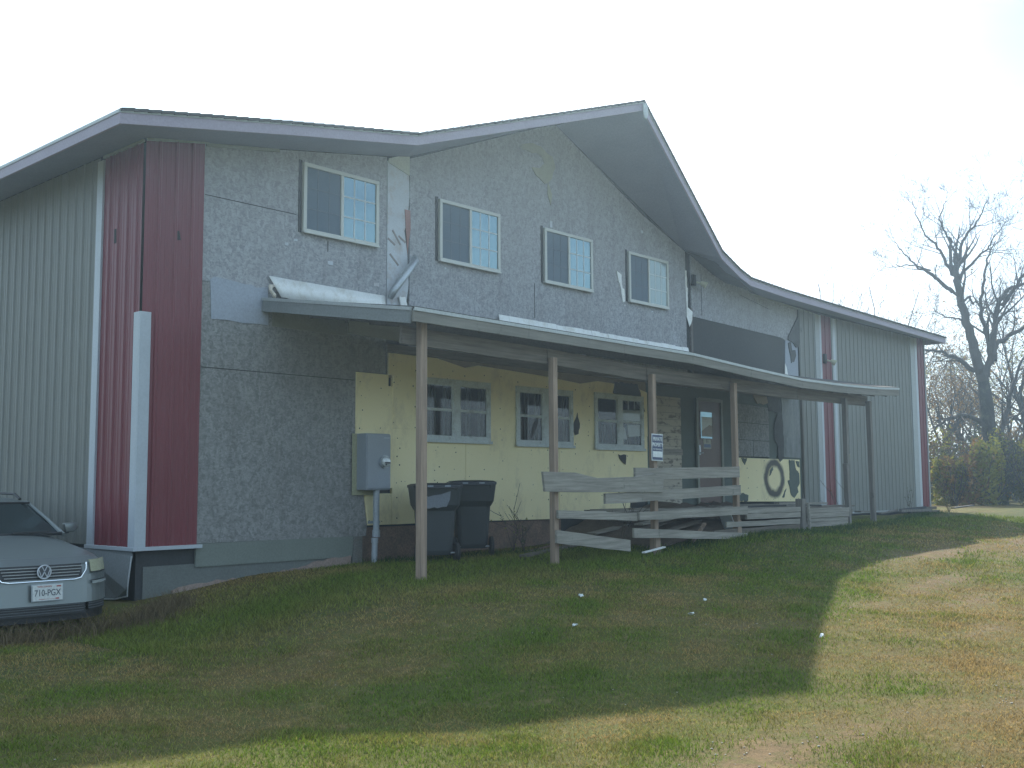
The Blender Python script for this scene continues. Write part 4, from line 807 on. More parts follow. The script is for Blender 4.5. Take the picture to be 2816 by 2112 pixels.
# ================================================================== WHEELED BINS
m_bin = M('bin_plastic', (.032, .040, .046), .55, var=.12, vscale=4, fine=.04, bmp=.05); m_lid = M('bin_lid', (.028, .034, .044), .5, var=.1); m_binfade = M('bin_faded', (.15, .17, .20), .5, var=.15)
def cart(loc, rz, label, scuff=False):
    e = empty('wheeled_bin', label, 'bin', 'grey wheeled bins behind the corner post', loc=loc, rz=rz)
    # sections: (z, half width, front y, back y); back (+y local is the wheel side)
    S_ = [(.10, .215, -.24, .24), (.16, .22, -.25, .26), (.70, .255, -.30, .29), (.72, .27, -.315, .30), (.78, .30, -.36, .34), (.98, .325, -.39, .37), (1.02, .33, -.395, .375)]
    def ring(z, hw, yf, yb, r=.07):
        pts = []
        for cx, cy, a0 in ((hw-r, yb-r, 0), (-hw+r, yb-r, 90), (-hw+r, yf+r, 180), (hw-r, yf+r, 270)):
            for k in range(4): a = R(a0+k*30); pts.append((cx+r*math.cos(a), cy+r*math.sin(a), z))
        return pts
    mb = MB(); vs_ = []; [vs_.extend(ring(*q)) for q in S_]; n_ = 16
    mb.add(vs_, [(i*n_+j, i*n_+(j+1) % n_, (i+1)*n_+(j+1) % n_, (i+1)*n_+j) for i in range(len(S_)-1) for j in range(n_)]+[tuple(reversed(range(n_)))]); mb.build('bin_body', m_bin, e)
    mb = MB(); LS = [(1.02, .34, -.41, .37), (1.055, .342, -.412, .37), (1.075, .30, -.37, .33), (1.085, .15, -.2, .18)]; vs_ = []; [vs_.extend(ring(*q)) for q in LS]
    mb.add(vs_, [(i*n_+j, i*n_+(j+1) % n_, (i+1)*n_+(j+1) % n_, (i+1)*n_+j) for i in range(3) for j in range(n_)]+[tuple(3*n_+j for j in range(n_)), tuple(reversed(range(n_)))]); mb.build('lid', m_lid, e)
    mb = MB(); mb.tube([(-.24, .36, 1.0), (-.24, .44, 1.02), (.24, .44, 1.02), (.24, .36, 1.0)], .016, 8); mb.build('handle', m_lid, e)
    mb = MB()
    for s_ in (-1, 1): mb.box(s_*.12-.04, s_*.12+.04, .365, .372, 1.03, 1.05)
    mb.build('hinge_marks', M('pale_mark', (.35, .40, .45), .5), e)
    mb = MB(); mb.tube([(-.29, .23, .13), (.29, .23, .13)], .012, 8); mb.build('axle', m_steel, e)
    for s_ in (-1, 1):
        wh = MB(); wh.tube([(s_*.24, .23, .13), (s_*.255, .23, .13), (s_*.285, .23, .13), (s_*.30, .23, .13)], [.125, .145, .145, .125], 20); ww = wh.build('wheel', m_black, e)
        hb = MB(); hb.tube([(s_*.298, .23, .13), (s_*.306, .23, .13)], [.07, .06], 14); hb.build('hub', m_lid, ww)
    if scuff:
        mb = MB(); mb.poly(rough_edge([(-.10, .76), (.20, .74), (.27, .82), (.29, .95), (.15, .90), (-.02, .93), (-.16, .97), (-.15, .86)], .012, .06, 3), .3760, .3775); o = mb.build('scuff_mark', m_binfade, e)
        o.location = (0, -.0, 0); o.rotation_euler = (0, 0, 0)
    return e
cart((10.45, 11.02, G(10.4, 11.0)+.02), R(146), 'nearer grey bin, partly hidden by the thick corner post, pale scuff on its side', True)
cart((11.38, 11.22, G(11.4, 11.2)+.03), R(140), 'farther grey wheeled bin, taller in view, right of the other against the yellow foam')

# ================================================================== CAR (station wagon seen from the front corner)
m_paint = M('silver_paint', (.20, .225, .225), .30, .4, var=.05, vscale=1, fine=0, bmp=0)
m_chrome = M('chrome', (.75, .77, .78), .12, 1.0, var=.02, fine=0, bmp=0); m_rubber = M('rubber', (.02, .02, .022), .8, bmp=0)
m_blackpl = M('black_plastic', (.025, .026, .028), .5, var=.1, bmp=0); m_lens = M('yellowed_lens', (.44, .44, .30), .25, var=.08, bmp=0); m_lens2 = M('clear_lens', (.55, .60, .60), .15, .3, bmp=0)
m_carglass = glass('car_glass', (.03, .038, .04), .05, 1.5)
CAR = empty('parked_car', 'silver station wagon with roof rails parked nose-out beside the beige siding', 'car', loc=(4.93, 10.98, G(4.95, 12)+.03), rz=R(-1))
def plan(w_):   # nose curve: how far the nose recedes at half width w
    return .03*abs(w_)/.6 + .40*max(0, (abs(w_)-.30)/.57)**2.6
ST = [  # y, half width, sill z, waist z, shoulder width factor, deck z, deck edge z
 (.00, .50, .24, .50, .98, .705, .70), (.10, .70, .22, .52, .97, .735, .72), (.30, .82, .20, .55, .96, .775, .745), (.62, .865, .20, .60, .95, .83, .785), (1.0, .873, .20, .64, .95, .895, .84),
 (1.38, .873, .20, .68, .95, .955, .89), (1.8, .873, .20, .70, .95, .98, .92), (3.0, .873, .20, .72, .95, .99, .94), (4.1, .86, .22, .74, .94, .98, .93), (4.55, .80, .26, .72, .92, .93, .89), (4.66, .66, .35, .68, .9, .88, .86)]
mb = MB(); vs_ = []; K = 0
for y_, hw, sz, wz, sf, dz, dez in ST:
    half = [(hw*.90, sz), (hw*.985, sz+.10), (hw, wz-.12), (hw*.99, wz), (hw*sf, (wz+dez)/2+.03), (hw*.86, dez), (hw*.5, dz-.012), (0, dz)]
    ring = half + [(-a, z) for a, z in reversed(half[:-1])]; K = len(ring)
    for a, z in ring: vs_.append((a, y_+ (plan(a) if y_ < .05 else (plan(a)*.35 if y_ < .2 else 0)), z))
mb.add(vs_, [(i*K+j, i*K+j+1, (i+1)*K+j+1, (i+1)*K+j) for i in range(len(ST)-1) for j in range(K-1)]+[((i+1)*K, (i+1)*K+K-1, i*K+K-1, i*K) for i in range(len(ST)-1)]+[tuple(range(K)), tuple(reversed(range((len(ST)-1)*K, len(ST)*K)))])
o = mb.build('body', m_paint, CAR, smooth=True); sb = o.modifiers.new('subdivision', 'SUBSURF'); sb.levels = 2; sb.render_levels = 2
# cabin: pillars/roof shell + windows
CB = [(1.30, .80, .93), (2.05, .60, 1.415), (2.5, .615, 1.455), (3.6, .61, 1.44), (4.25, .58, 1.38), (4.60, .72, .95)]
mb = MB(); base = [(1.30, .80, .92), (4.58, .76, .92)]
rf = [(1.80, .60, 1.285), (2.02, .61, 1.33), (3.2, .61, 1.345), (3.9, .59, 1.32), (4.28, .56, 1.255)]
vs_ = [(-.78, 1.30, .92), (.78, 1.30, .92), (.79, 4.60, .92), (-.79, 4.60, .92)]
top = []
for y_, hw, z_ in rf: top += [(-hw, y_, z_-.035), (-hw*.8, y_, z_), (hw*.8, y_, z_), (hw, y_, z_-.035)]
n0 = len(rf)
mb.add(top, [(i*4+j, i*4+j+1, (i+1)*4+j+1, (i+1)*4+j) for i in range(n0-1) for j in range(3)]); o = mb.build('roof', m_paint, CAR, smooth=True)
mb = MB(); T = top; nT = len(T)
mb.add(vs_+T, [(0, 1, 4+3, 4+2, 4+1, 4+0), (1, 2, 4+4*(n0-1)+3)+tuple(4+4*i+3 for i in reversed(range(n0-1))), (3, 0)+tuple(4+4*i for i in range(n0)), (2, 3, 4+4*(n0-1), 4+4*(n0-1)+1, 4+4*(n0-1)+2, 4+4*(n0-1)+3)]); mb.build('cabin_glass', m_carglass, CAR)
mb = MB()
for s_ in (-1, 1):
    mb.tube([(s_*.785, 1.27, .915), (s_*.70, 1.52, 1.09), (s_*.605, 1.81, 1.268)], [.026, .020, .018], 8); mb.tube([(s_*.605, 1.81, 1.268), (s_*.62, 3.2, 1.31), (s_*.58, 4.28, 1.235), (s_*.79, 4.62, .93)], .028, 8)
    for a in ((2.7, 2.75), (3.6, 3.7)): mb.bar((s_*.80, a[0], .93), (s_*.625, a[1], 1.295), .02, .07, (0, 1, 0))
mb.build('pillar', m_paint, CAR)
mb = MB(); mb.tube([(-.60, 1.785, 1.277), (.60, 1.785, 1.277)], .014, 6); mb.tube([(-.77, 1.275, .93), (.77, 1.275, .93)], .02, 6); mb.build('windscreen_seal', m_blackpl, CAR)
mb = MB()
for s_ in (-1, 1): mb.tube([(s_*.57, 1.98, 1.32), (s_*.57, 2.14, 1.38), (s_*.58, 3.4, 1.405), (s_*.55, 4.1, 1.355), (s_*.54, 4.2, 1.30)], .016, 8)
mb.build('roof_rail', m_blackpl, CAR)
mb = MB(); mb.bar((-.30, 1.24, .955), (.05, 1.30, .965), .02, .02); mb.bar((.2, 1.24, .95), (.62, 1.28, .955), .02, .02); mb.build('wiper', m_blackpl, CAR)
def band(name, mat, w0, w1, z0, z1, off, th=.02, n_=14, y_up=0., par=None, za=None):
    """piece following the nose curve; off = how proud of the nose"""
    mb = MB(); pts = []
    for i in range(n_+1):
        w_ = lerp(w0, w1, i/n_); yy = plan(w_)-off
        zz0, zz1 = (z0, z1) if za is None else za(i/n_); pts.append((w_, yy, zz0, zz1))
    m_ = n_+1; vs_ = [(w_, y_, a) for w_, y_, a, b in pts]+[(w_, y_+y_up, b) for w_, y_, a, b in pts]+[(w_, y_+th, a) for w_, y_, a, b in pts]+[(w_, y_+th+y_up, b) for w_, y_, a, b in pts]
    mb.add(vs_, [(i, i+1, m_+i+1, m_+i) for i in range(n_)]+[(2*m_+i, 3*m_+i, 3*m_+i+1, 2*m_+i+1) for i in range(n_)]+[(i, 2*m_+i, 2*m_+i+1, i+1) for i in range(n_)]+[(m_+i, m_+i+1, 3*m_+i+1, 3*m_+i) for i in range(n_)]+[(0, m_, 3*m_, 2*m_), (n_, 2*m_+n_, 3*m_+n_, m_+n_)])
    return mb.build(name, mat, par or CAR)
band('bumper', m_paint, -.84, .84, .27, .545, .075, .16, 28, .035)
band('nose_panel', m_paint, -.835, .835, .545, .68, .035, .12, 28, .05)
band('bonnet_lip', m_paint, -.60, .60, .668, .735, .010, .16, 20, .10)
m_slat = M('grille_slat', (.42, .44, .45), .35, .3, bmp=0)
gr_ = band('grille', m_blackpl, -.42, .42, .535, .668, .048, .02, 16, .03, za=lambda t_: (.530+.0*t_, .668))
for k in range(4): z_ = .552+k*.030; band('grille_slat', m_slat, -.375-.014*k, .375+.014*k, z_, z_+.0085, .060-.004*k, .01, 16, 0, gr_)
mb = MB(); q = [(-.47, .675), (-.46, .60), (-.40, .525), (-.33, .512), (.33, .512), (.40, .525), (.46, .60), (.47, .675)]
mb.tube([(a, plan(a)-.062+ (z-.52)*.15, z) for a, z in q], .009, 6); mb.build('grille_surround', m_chrome, gr_)
for s_ in (-1, 1):
    hl = band('headlight', m_lens, s_*.535, s_*.835, .575, .695, .044, .03, 10, .045)
    band('indicator', m_lens2, s_*.54, s_*.815, .452, .482, .086, .02, 8, .0)
    band('bumper_gap', m_blackpl, s_*.535, s_*.818, .566, .573, .062, .02, 8, 0); band('bumper_gap', m_blackpl, s_*.54, s_*.82, .486, .491, .087, .02, 8, 0)
    band('fog_grille', m_blackpl, s_*.50, s_*.80, .185, .285, .068, .03, 8, .01)
    for z_ in (.20, .225, .25): band('fog_slat', M('slat', (.10, .11, .12), .5, bmp=0), s_*.50, s_*.78, z_, z_+.008, .075, .01, 8)
band('lower_intake', m_blackpl, -.46, .46, .165, .275, .066, .03, 12, .01)
for z_ in (.185, .21, .235, .257): band('intake_slat', M('slat', (.10, .11, .12), .5, bmp=0), -.44, .44, z_, z_+.007, .073, .01, 12)
band('under_tray', m_blackpl, -.80, .80, .10, .19, .03, .2, 16)
# badge: ring with the two letters
m_badge = M('badge_bright', (.62, .65, .70), .3, .2, bmp=0)
bd = empty('badge', None); bd.parent = CAR; bd.location = (0, -.075, .605)
mb = MB(); mb.tube([(0, .012, 0), (0, -.004, 0)], .070, 28); mb.build('badge_disc', M('badge_dark', (.12, .13, .15), .3, .5, bmp=0), bd)
mb = MB(); n_ = 32; mb.tube([(.066*math.cos(6.2832*i/n_), -.006, .066*math.sin(6.2832*i/n_)) for i in range(n_+1)], .0075, 6); mb.build('badge_ring', m_badge, bd)
mb = MB()
for line in ([(-.026, .056), (0, .006), (.026, .056)], [(-.057, .026), (-.028, -.052), (0, .000), (.028, -.052), (.057, .026)]):
    for a, b in zip(line, line[1:]): mb.bar((a[0], -.008, a[1]), (b[0], -.008, b[1]), .006, .013, (0, 1, 0))
mb.build('badge_letters', m_badge, bd)
# plate
pl = empty('licence_plate', None); pl.parent = CAR; pl.location = (.03, -.098, .40); pl.rotation_euler = (R(-4), 0, 0)
mb = MB(); mb.box(-.160, .160, -.004, .004, -.085, .085); mb.build('plate_frame', m_steel, pl, bevel=.003)
mb = MB(); mb.box(-.150, .150, -.008, -.0045, -.076, .076); mb.build('plate_sheet', M('plate', (.62, .64, .62), .5, bmp=0, var=.03), pl)
text('plate_lettering', '710-PGX', .088, (0, -.009, -.004), M('plate_ink', (.10, .11, .13), .6, bmp=0), pl, bold=.0008, sx=.80)
m_pr = M('plate_red', (.42, .08, .07), .6, bmp=0); text('plate_lettering', 'WISCONSIN', .024, (-.03, -.009, .060), m_pr, pl, sx=1.1)
mb = MB(); mb.box(.09, .135, -.0095, -.0085, .052, .066); mb.box(-.09, -.03, -.0095, -.0085, -.066, -.062); mb.box(-.03, .08, -.0095, -.0085, -.0645, -.0625); mb.box(.08, .115, -.0095, -.0085, -.069, -.055); mb.build('plate_stickers', m_pr, pl)
for s_ in (-1, 1):
    mr = MB(); mr.add([(s_*.90, 1.50, 1.03), (s_*1.06, 1.53, 1.045), (s_*1.085, 1.54, .975), (s_*1.03, 1.53, .93), (s_*.92, 1.50, .935), (s_*.91, 1.60, 1.035), (s_*1.05, 1.62, 1.045), (s_*1.075, 1.62, .98), (s_*1.02, 1.62, .93), (s_*.93, 1.60, .935)], [(0, 1, 2, 3, 4), (9, 8, 7, 6, 5), (0, 5, 6, 1), (1, 6, 7, 2), (2, 7, 8, 3), (3, 8, 9, 4), (4, 9, 5, 0)])
    mo = mr.build('wing_mirror', m_paint, CAR, smooth=True, bevel=.012); mb = MB(); mb.bar((s_*.80, 1.52, .915), (s_*.96, 1.55, .935), .05, .03); mb.build('mirror_arm', m_blackpl, mo)
    for y_ in (.92, 3.62):
        ty = MB(); ty.tube([(s_*.66, y_, .31), (s_*.67, y_, .31), (s_*.845, y_, .31), (s_*.86, y_, .31)], [.28, .31, .31, .28], 28); wo_ = ty.build('wheel', m_rubber, CAR); rm = MB(); rm.tube([(s_*.855, y_, .31), (s_*.868, y_, .31)], [.20, .17], 20); rm.build('rim', m_steel, wo_)
    for y_ in (.92, 3.62):
        mb = MB(); mb.poly([(y_+.36*math.cos(R(a)), .30+.36*math.sin(R(a))) for a in range(0, 181, 15)], s_*.868, s_*.878, ax='x'); mb.build('wheel_arch', m_blackpl, CAR)
mb = MB(); mb.tube([(.45, 1.7, 1.16), (.52, 1.95, 1.22)], .02, 6); mb.build('steering_wheel', m_blackpl, CAR)

# ================================================================== TREES
m_bark = M('bark', (.05, .045, .042), .95, var=.25, vscale=3, fine=.2, bmp=.6, dirt=(.12, .12, .07)); m_twig = M('twig', (.075, .062, .055), .9, var=.2, bmp=0)
camr = Vector((.6748, -.7380, 0)).normalized(); camf = Vector((.7351, .6714, 0)).normalized()
def leafmat(name, c, tr=.3):
    mt, t, p, L = newmat(name); v = coords(t); cc = mixc(t, tex_noise(t, v, 1.6, 4), tuple(x*.55 for x in c), tuple(x*1.5 for x in c)); L(cc, p.inputs['Base Color']); p.inputs['Roughness'].default_value = .7
    tl = t.nodes.new('ShaderNodeBsdfTranslucent'); mxs = t.nodes.new('ShaderNodeMixShader'); mxs.inputs[0].default_value = tr; L(cc, tl.inputs[0]); L(p.outputs[0], mxs.inputs[1]); L(tl.outputs[0], mxs.inputs[2]); L(mxs.outputs[0], t.nodes['Material Output'].inputs[0]); return mt
m_leaf_g = leafmat('leaf_olive', (.23, .23, .03), .5); m_leaf_b = leafmat('leaf_russet', (.24, .14, .04)); m_leaf_d = leafmat('leaf_dark', (.07, .085, .03), .25); m_leaf_y = leafmat('leaf_yellow_green', (.26, .25, .04), .45)
def grow(mb, p, d, L_, r, depth, rr, droop=.0, up_=.12, kids=(2, 4), seg=4, wild=.35):
    """one bough with side shoots"""
    pts = [Vector(p)]; d = Vector(d).normalized(); rad = [r]
    for i in range(seg):
        d = (d + Vector((rr.uniform(-1, 1), rr.uniform(-1, 1), rr.uniform(-1, 1)))*wild*.55 + Vector((0, 0, up_-droop))).normalized()
        pts.append(pts[-1]+d*L_/seg); rad.append(max(r*(1-.75*(i+1)/seg), .0035))
    mb.tube(pts, rad, 6 if r > .05 else (4 if r > .015 else 3), cap=False)
    if depth <= 0: return
    for k in range(rr.randint(*kids)):
        t_ = rr.uniform(.25, 1); i = min(seg-1, int(t_*seg)); q = pts[i].lerp(pts[i+1], t_*seg-i)
        dd = (pts[i+1]-pts[i]).normalized(); side_ = dd.orthogonal().normalized(); side_.rotate(Matrix.Rotation(rr.uniform(0, 6.28), 3, dd))
        grow(mb, q, dd*.75+side_*rr.uniform(.5, 1.1), L_*rr.uniform(.45, .7), max(.006, rad[i]*rr.uniform(.4, .6)), depth-1, rr, droop, up_, kids, max(3, seg-1), wild)
def limb(mb, base, px, r0, r1, rr, S=.0150, depthj=.5, kids=9, klen=2.2, kdepth=3, droop=0.):
    klen *= .8; kids = int(kids*.75)
    """hand drawn limb: px = (sideways, height, toward/away) in metres"""
    pts = [base + camr*a + Vector((0, 0, h)) + camf*dd for a, h, dd in px]
    fine = []
    for a, b in zip(pts, pts[1:]):
        for k in range(4): fine.append(a.lerp(b, k/4)+Vector((rr.uniform(-1, 1), rr.uniform(-1, 1), rr.uniform(-1, 1)))*.05*(1 if k else 0))
    r0 *= .70; r1 *= .7; fine.append(pts[-1]); n_ = len(fine); rad = [lerp(r0, r1, (i/(n_-1))**.8) for i in range(n_)]; mb.tube(fine, rad, 8, cap=False)
    for k in range(kids):
        i = rr.randint(n_//4, n_-1) if k else n_-1; dd = (fine[i]-fine[i-1]).normalized(); sd_ = dd.orthogonal().normalized(); sd_.rotate(Matrix.Rotation(rr.uniform(0, 6.28), 3, dd))
        grow(mb, fine[i], dd*.8+sd_*rr.uniform(.5, 1), klen*rr.uniform(.6, 1.25), max(.012, rad[i]*.5), kdepth, rr, droop)
    return fine
rr = random.Random(21)
bt = Vector((43.7, 14.6, .5)); T1 = empty('bare_tree', 'big bare tree with forked trunk and low drooping limb right of the building', 'tree', loc=bt)
mb = MB(); mb.tube([Vector((0, 0, -.2)), camr*-.02+Vector((0, 0, 1.0)), camr*-.05+Vector((0, 0, 2.6)), camr*-.12+Vector((0, 0, 4.2)), camr*-.22+Vector((0, 0, 5.3))], [.40, .31, .27, .26, .20], 12, cap=False)
# second stem rising right from the fork
mb.build('trunk', m_bark, T1, smooth=True)
mb = MB(); Z0 = Vector((0, 0, 0)); O = 0.
def H(py): return (1256-py)*.01355+2.4-.1     # picture height -> metres above the tree's foot
def A(px): return (px-2727)*.01416
def LM(pts, r0, r1, dz=0, **k): return limb(mb, Z0, [(A(a), H(b), dz*i/len(pts)) for i, (a, b) in enumerate(pts)], r0, r1, rr, **k)
LM([(2712, 1050), (2698, 1000), (2680, 920), (2663, 840), (2650, 775), (2646, 720), (2645, 677)], .34, .15, -.3, kids=10)
LM([(2645, 740), (2640, 700), (2646, 640), (2628, 600), (2620, 560), (2636, 520)], .13, .02, .5, kids=12, klen=1.8)
LM([(2650, 745), (2662, 680), (2668, 640), (2700, 600), (2720, 560), (2738, 510)], .13, .02, -.6, kids=14, klen=1.8)
LM([(2640, 740), (2625, 690), (2605, 640), (2580, 615), (2565, 560), (2555, 505)], .11, .02, .8, kids=12, klen=1.8)
LM([(2640, 790), (2612, 758), (2580, 725), (2555, 705), (2525, 665), (2505, 625)], .13, .02, 1.0, kids=14, klen=1.9)
LM([(2580, 725), (2545, 705), (2500, 703), (2480, 706)], .06, .012, 1.0, kids=7, klen=1.3)
LM([(2655, 750), (2690, 710), (2722, 675), (2735, 650), (2760, 610)], .10, .02, -1., kids=12, klen=1.8)
LM([(2652, 830), (2690, 800), (2700, 825), (2730, 800)], .09, .02, .4, kids=10, klen=1.5)
LM([(2722, 1040), (2735, 975), (2727, 930), (2712, 880), (2705, 835), (2716, 760), (2722, 700), (2745, 650)], .22, .03, -.7, kids=16, klen=1.9)
LM([(2735, 1000), (2748, 950), (2762, 870), (2775, 820), (2800, 785), (2850, 760), (2890, 770)], .22, .07, .7, kids=16, klen=2.2)
LM([(2745, 990), (2760, 940), (2800, 915), (2850, 890), (2920, 870), (2960, 860)], .20, .05, 1.2, kids=14, klen=2.2)
LM([(2775, 830), (2800, 790), (2850, 720), (2890, 600), (2900, 520)], .14, .02, -.8, kids=16, klen=2)
LM([(2705, 1030), (2670, 1000), (2640, 975), (2600, 960), (2560, 950), (2530, 955)], .16, .04, .8, kids=14, klen=1.6, droop=.1)
LM([(2718, 1185), (2690, 1165), (2655, 1152), (2620, 1155), (2590, 1165), (2560, 1180), (2535, 1200)], .17, .04, -1.2, kids=12, klen=1.6, droop=.15)
LM([(2735, 1235), (2760, 1190), (2785, 1130), (2800, 1080), (2830, 1000), (2860, 960)], .20, .05, .6, kids=14, klen=2)
LM([(2670, 880), (2640, 870), (2600, 860), (2570, 850)], .07, .015, -.6, kids=9, klen=1.4)
LM([(2715, 1150), (2700, 1110), (2680, 1080), (2665, 1065)], .07, .02, -.4, kids=9, klen=1.4)
mb.build('crown', m_twig, T1, fix=False)
def leaves(n_, fn, size, cols, seed, name, mats, parent):
    """leaf sized faces; fn(rr) gives a local position; one mesh with mixed leaf materials"""
    rr = random.Random(seed); vs_, fs_, ms = [], [], []
    for i in range(n_):
        p_ = fn(rr); s_ = size*rr.uniform(.5, 1.3); a = Vector((rr.gauss(0, 1), rr.gauss(0, 1), rr.gauss(0, 1))).normalized(); b_ = a.orthogonal().normalized(); b_.rotate(Matrix.Rotation(rr.uniform(0, 6.28), 3, a)); c_ = a.cross(b_)
        k = len(vs_); vs_ += [tuple(p_-b_*s_), tuple(p_+c_*s_*.5), tuple(p_+b_*s_), tuple(p_-c_*s_*.5)]; fs_.append((k, k+1, k+2, k+3)); ms.append(cols(rr, p_))
    me = bpy.data.meshes.new(name); me.from_pydata(vs_, [], fs_); [me.materials.append(m_) for m_ in mats]; me.polygons.foreach_set('material_index', ms); o = bpy.data.objects.new(name, me); COL.objects.link(o); o.parent = parent; return o
def back_tree(loc, h, seed, label, leafy=0, lm=None, spread=.9, r=.12, group='bare trees behind the building'):
    rr = random.Random(seed); e = empty('bare_tree', label, 'tree', group, loc=loc); mb = MB(); pts = [Vector((0, 0, -.2))]
    for i in range(5): pts.append(Vector((rr.uniform(-.12, .12)*i, rr.uniform(-.12, .12)*i, h*.5*(i+1)/5)))
    mb.tube(pts, [r*1.2, r, r*.9, r*.8, r*.7, r*.6], 8, cap=False); mb.build('trunk', m_bark, e)
    mb = MB(); ends = []
    for k in range(11):
        t_ = rr.uniform(.35, 1); p_ = pts[1].lerp(pts[-1], t_); a = rr.uniform(0, 6.28); grow(mb, p_, (math.cos(a)*spread, math.sin(a)*spread, rr.uniform(.7, 1.5)), h*rr.uniform(.32, .55), r*.5, 3, rr, .02, .10, (3, 5), 5)
    mb.build('crown', m_twig, e, fix=False)
    if leafy:
        vs_ = mb.v
        def fn(q): v_ = vs_[q.randrange(len(vs_))]; return Vector(v_)+Vector((q.gauss(0, .12), q.gauss(0, .12), q.gauss(0, .12)))
        leaves(leafy, fn, .07, lambda q, p_: 0, seed, 'leaves', [lm], e)
    return e
def at(side_m, dist, z=0): v_ = camf*dist+camr*side_m; return Vector((v_.x, v_.y, z))
back_tree(at(16.6, 50), 12.4, 31, 'bare treetop showing above the middle of the right roof edge', spread=.8)
back_tree(at(19.6, 54), 10.6, 39, 'thin bare twigs showing above the far end of the roof', spread=.7, r=.07)
back_tree(at(19.6, 49), 7.6, 32, 'slender leafy tree just right of the building corner', 2600, m_leaf_b)
back_tree(at(21.6, 52), 8.2, 33, 'slender tree between the building corner and the big tree, brown leaves', 2400, m_leaf_b)
back_tree(at(24.6, 57), 9.2, 34, 'thin upright tree close behind the left side of the big trunk', 1500, m_leaf_y)
back_tree(at(25.6, 55), 9.6, 35, 'tree with pale leaves right behind the big trunk', 2600, m_leaf_y)
back_tree(at(24.9, 52), 12.5, 36, 'tall bare tree at the right edge of the view', 900, m_leaf_b)
def shrub(loc, rx, ry, h, n_, label, mats, wts, seed):
    e = empty('shrub', label, 'shrub', 'shrubs along the far edge of the yard', loc=loc); rr0 = random.Random(seed)
    lobes = [(rr0.uniform(-.75, .75)*rx, rr0.uniform(-.6, .6)*ry, rr0.uniform(.25, .78)*h, rr0.uniform(.28, .5)) for _ in range(9)]
    cw = [rr0.choices(range(len(mats)), wts)[0] for _ in lobes]
    def fn(q):
        j = q.randrange(len(lobes)); a, b_, c_, s_ = lobes[j]; fn.j = j; d = Vector((q.gauss(0, 1), q.gauss(0, 1), q.gauss(0, 1))).normalized()*q.uniform(.35, 1)**.5
        p_ = Vector((a+d.x*rx*s_, b_+d.y*ry*s_, c_+d.z*h*s_)); p_.z = max(.02, p_.z+q.uniform(-.1, .1)); return p_
    leaves(n_, fn, .085, lambda q, p_: cw[fn.j] if q.random() < .75 else q.randrange(len(mats)), seed, 'foliage', mats, e)
    mb = MB()
    for k in range(14): a = rr0.uniform(0, 6.28); grow(mb, (0, 0, 0), (math.cos(a)*.9, math.sin(a)*.9, 1.2), h*rr0.uniform(.7, 1.1), .025, 2, rr0, 0, .1, (3, 4), 4)
    mb.build('stem', m_twig, e, fix=False); return e
MT = [m_leaf_g, m_leaf_b, m_leaf_d, m_leaf_y]
SH = [(15.9, 39.0, 1.0, 1.9, (3, 4, 1, 3), 'orange-brown shrub beside the building corner'), (16.9, 38.2, 1.0, 2.0, (4, 1, 3, 3), 'olive shrub second from the building corner'), (17.7, 40, 1.2, 2.5, (3, 1, 5, 1), 'dark green shrub in front of the big trunk'),
      (18.9, 39.5, 1.2, 2.6, (3, 2, 6, 0), 'darkest shrub, right of the big trunk'), (18.4, 35.5, .8, 1.6, (3, 3, 1, 4), 'yellowish shrub at the right edge, in front of the dark ones'), (20.3, 39.5, 1.6, 2.7, (2, 2, 5, 0), 'tall dark shrub at the right edge'),
      (17.6, 46, 1.8, 3.3, (1, 4, 3, 0), 'brown brush heap behind the shrubs by the building corner'), (19.6, 46, 1.7, 2.9, (2, 4, 3, 0), 'tall russet brush behind the olive shrub'), (22.2, 42, 2.0, 3.0, (2, 2, 4, 1), 'broad shrub beyond the right edge'), (21.8, 47, 2.0, 3.0, (2, 3, 4, 1), 'brush behind the dark shrub')]
for i, (a, d_, rx, h, wts, lab) in enumerate(SH):
    p_ = at(a, d_); shrub((p_.x, p_.y, G(p_.x, p_.y)-.05), rx, rx*.8, h, 4200, lab, MT, wts, 50+i)
# far tree line along the horizon
rr = random.Random(77); fl = empty('far_woods_holder') if False else None
def fnw(q):
    a = q.uniform(-60, 200); x = 95+q.uniform(-10, 10); return Vector((x+a*.2, a*1.1-60, (.2+q.random()**1.6*(3.2+1.6*math.sin(a*.21)+.9*math.sin(a*.67)))))
fw = leaves(26000, fnw, .30, lambda q, p_: q.randrange(2), 9, 'far_woods', [m_leaf_d, m_leaf_b], None); tag(fw, 'distant line of brown and dark green woods beyond the yard', 'woods', kind='stuff')
# ---- small plants by the ramp and the wall
def sprig(x, y, h, n_, label, seed, mat=m_leaf_d, leafn=40):
    e = empty('small_weed', label, 'weed', 'single weeds by the ramp', loc=(x, y, G(x, y))); rr = random.Random(seed); mb = MB(); vsx = []
    for k in range(n_): a = rr.uniform(0, 6.28); grow(mb, (0, 0, 0), (math.cos(a)*.5, math.sin(a)*.5, 1.3), h*rr.uniform(.6, 1), .006, 1, rr, 0, .1, (2, 3), 4, .25)
    mb.build('stem', m_twig, e, fix=False); vv = mb.v
    leaves(leafn, lambda q: Vector(vv[q.randrange(len(vv))])+Vector((q.gauss(0, .02),)*3), .022, lambda q, p_: 0, seed, 'leaves', [mat], e)
sprig(12.6, 11.5, .75, 4, 'green weed against the yellow foam behind the ramp rails', 1, m_leaf_g, 50); sprig(13.9, 10.4, 1.15, 3, 'leafless forked weed standing behind the wide rail board', 2, m_leaf_d, 4)
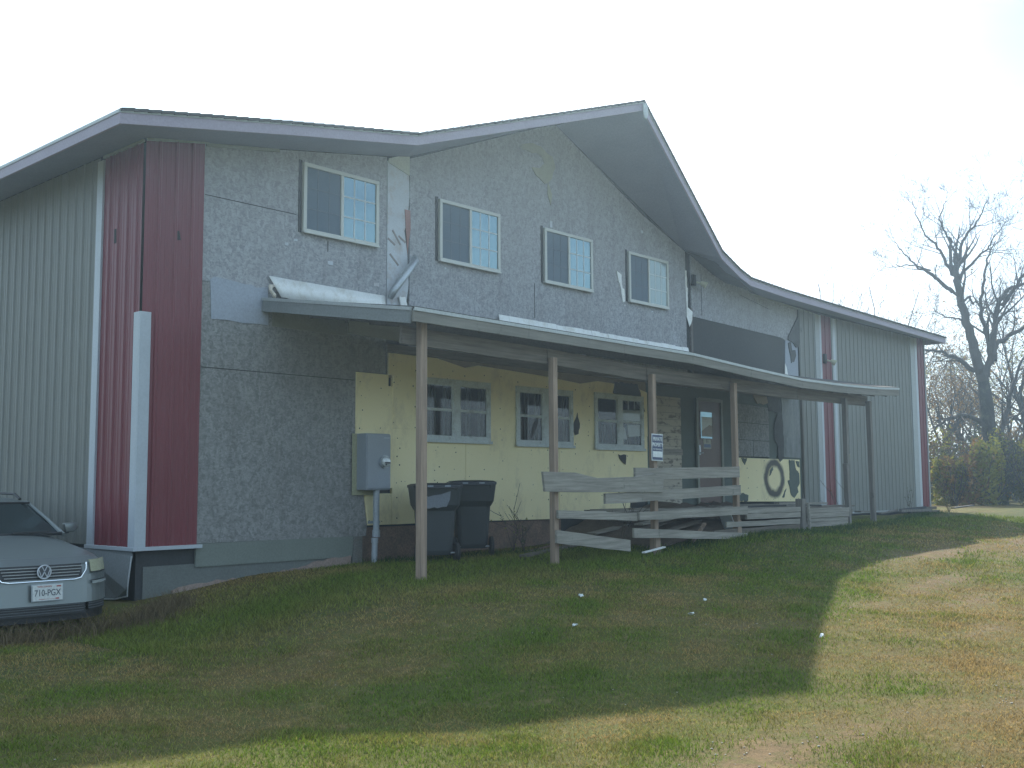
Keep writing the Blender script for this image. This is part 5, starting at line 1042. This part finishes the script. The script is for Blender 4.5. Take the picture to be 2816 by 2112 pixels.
sprig(12.2, 10.9, .55, 5, 'low dark weed on the soil behind the ramp rails', 3); sprig(22.9, 11.0, .9, 3, 'dry weed stalk beside the last porch post', 4, m_leaf_b, 12); sprig(27.6, 11.3, .7, 3, 'thin weed in front of the far beige siding', 5); sprig(30.2, 11.3, .55, 6, 'dark weed clump at the foot of the far red corner', 6, m_leaf_d, 160)
# ---- litter
def litter(x, y, s_, seed, label):
    rr = random.Random(seed); z = G(x, y)+.045; mb = MB(); n_ = 9; c_ = [(0, 0, .02)]; pts = [(s_*math.cos(6.283*i/n_)*rr.uniform(.5, 1.3), s_*.6*math.sin(6.283*i/n_)*rr.uniform(.5, 1.2), rr.uniform(-.01, .03)) for i in range(n_)]
    mb.add(c_+pts, [(0, 1+i, 1+(i+1) % n_) for i in range(n_)]); o = mb.build('paper_scrap', m_signwhite); o.location = (x, y, z); so = o.modifiers.new('thickness', 'SOLIDIFY'); so.thickness = .003; tag(o, label, 'litter', 'white paper scraps on the lawn')
litter(9.0, 7.25, .045, 1, 'leftmost upper paper scrap in the shaded grass, farthest from the camera'); litter(9.9, 6.3, .03, 2, 'small pale scrap just behind the brightest one'); litter(8.95, 5.85, .048, 3, 'brightest white paper scrap in the middle of the shaded lawn')
litter(7.6, 6.2, .04, 4, 'flat white scrap nearest the camera in the left half of the shade'); litter(8.75, 4.4, .032, 5, 'pale scrap at the shadow edge on the right')

# ================================================================== HAZE VOLUME (added to stand in for lens veiling glare)
mb = MB(); mb.box(-420, 620, -420, 720, -1.2, 15.2); hz = mb.build('glare_haze', bpy.data.materials.new('veil_volume')); tag(hz, kind='stuff')
ht = hz.data.materials[0]; ht.use_nodes = True; t = ht.node_tree; t.nodes.clear(); ho = t.nodes.new('ShaderNodeOutputMaterial'); pv = t.nodes.new('ShaderNodeVolumePrincipled')
pv.inputs['Color'].default_value = (.57, .80, 1, 1); pv.inputs['Density'].default_value = .0024; pv.inputs['Anisotropy'].default_value = .74; t.links.new(pv.outputs[0], ho.inputs['Volume'])
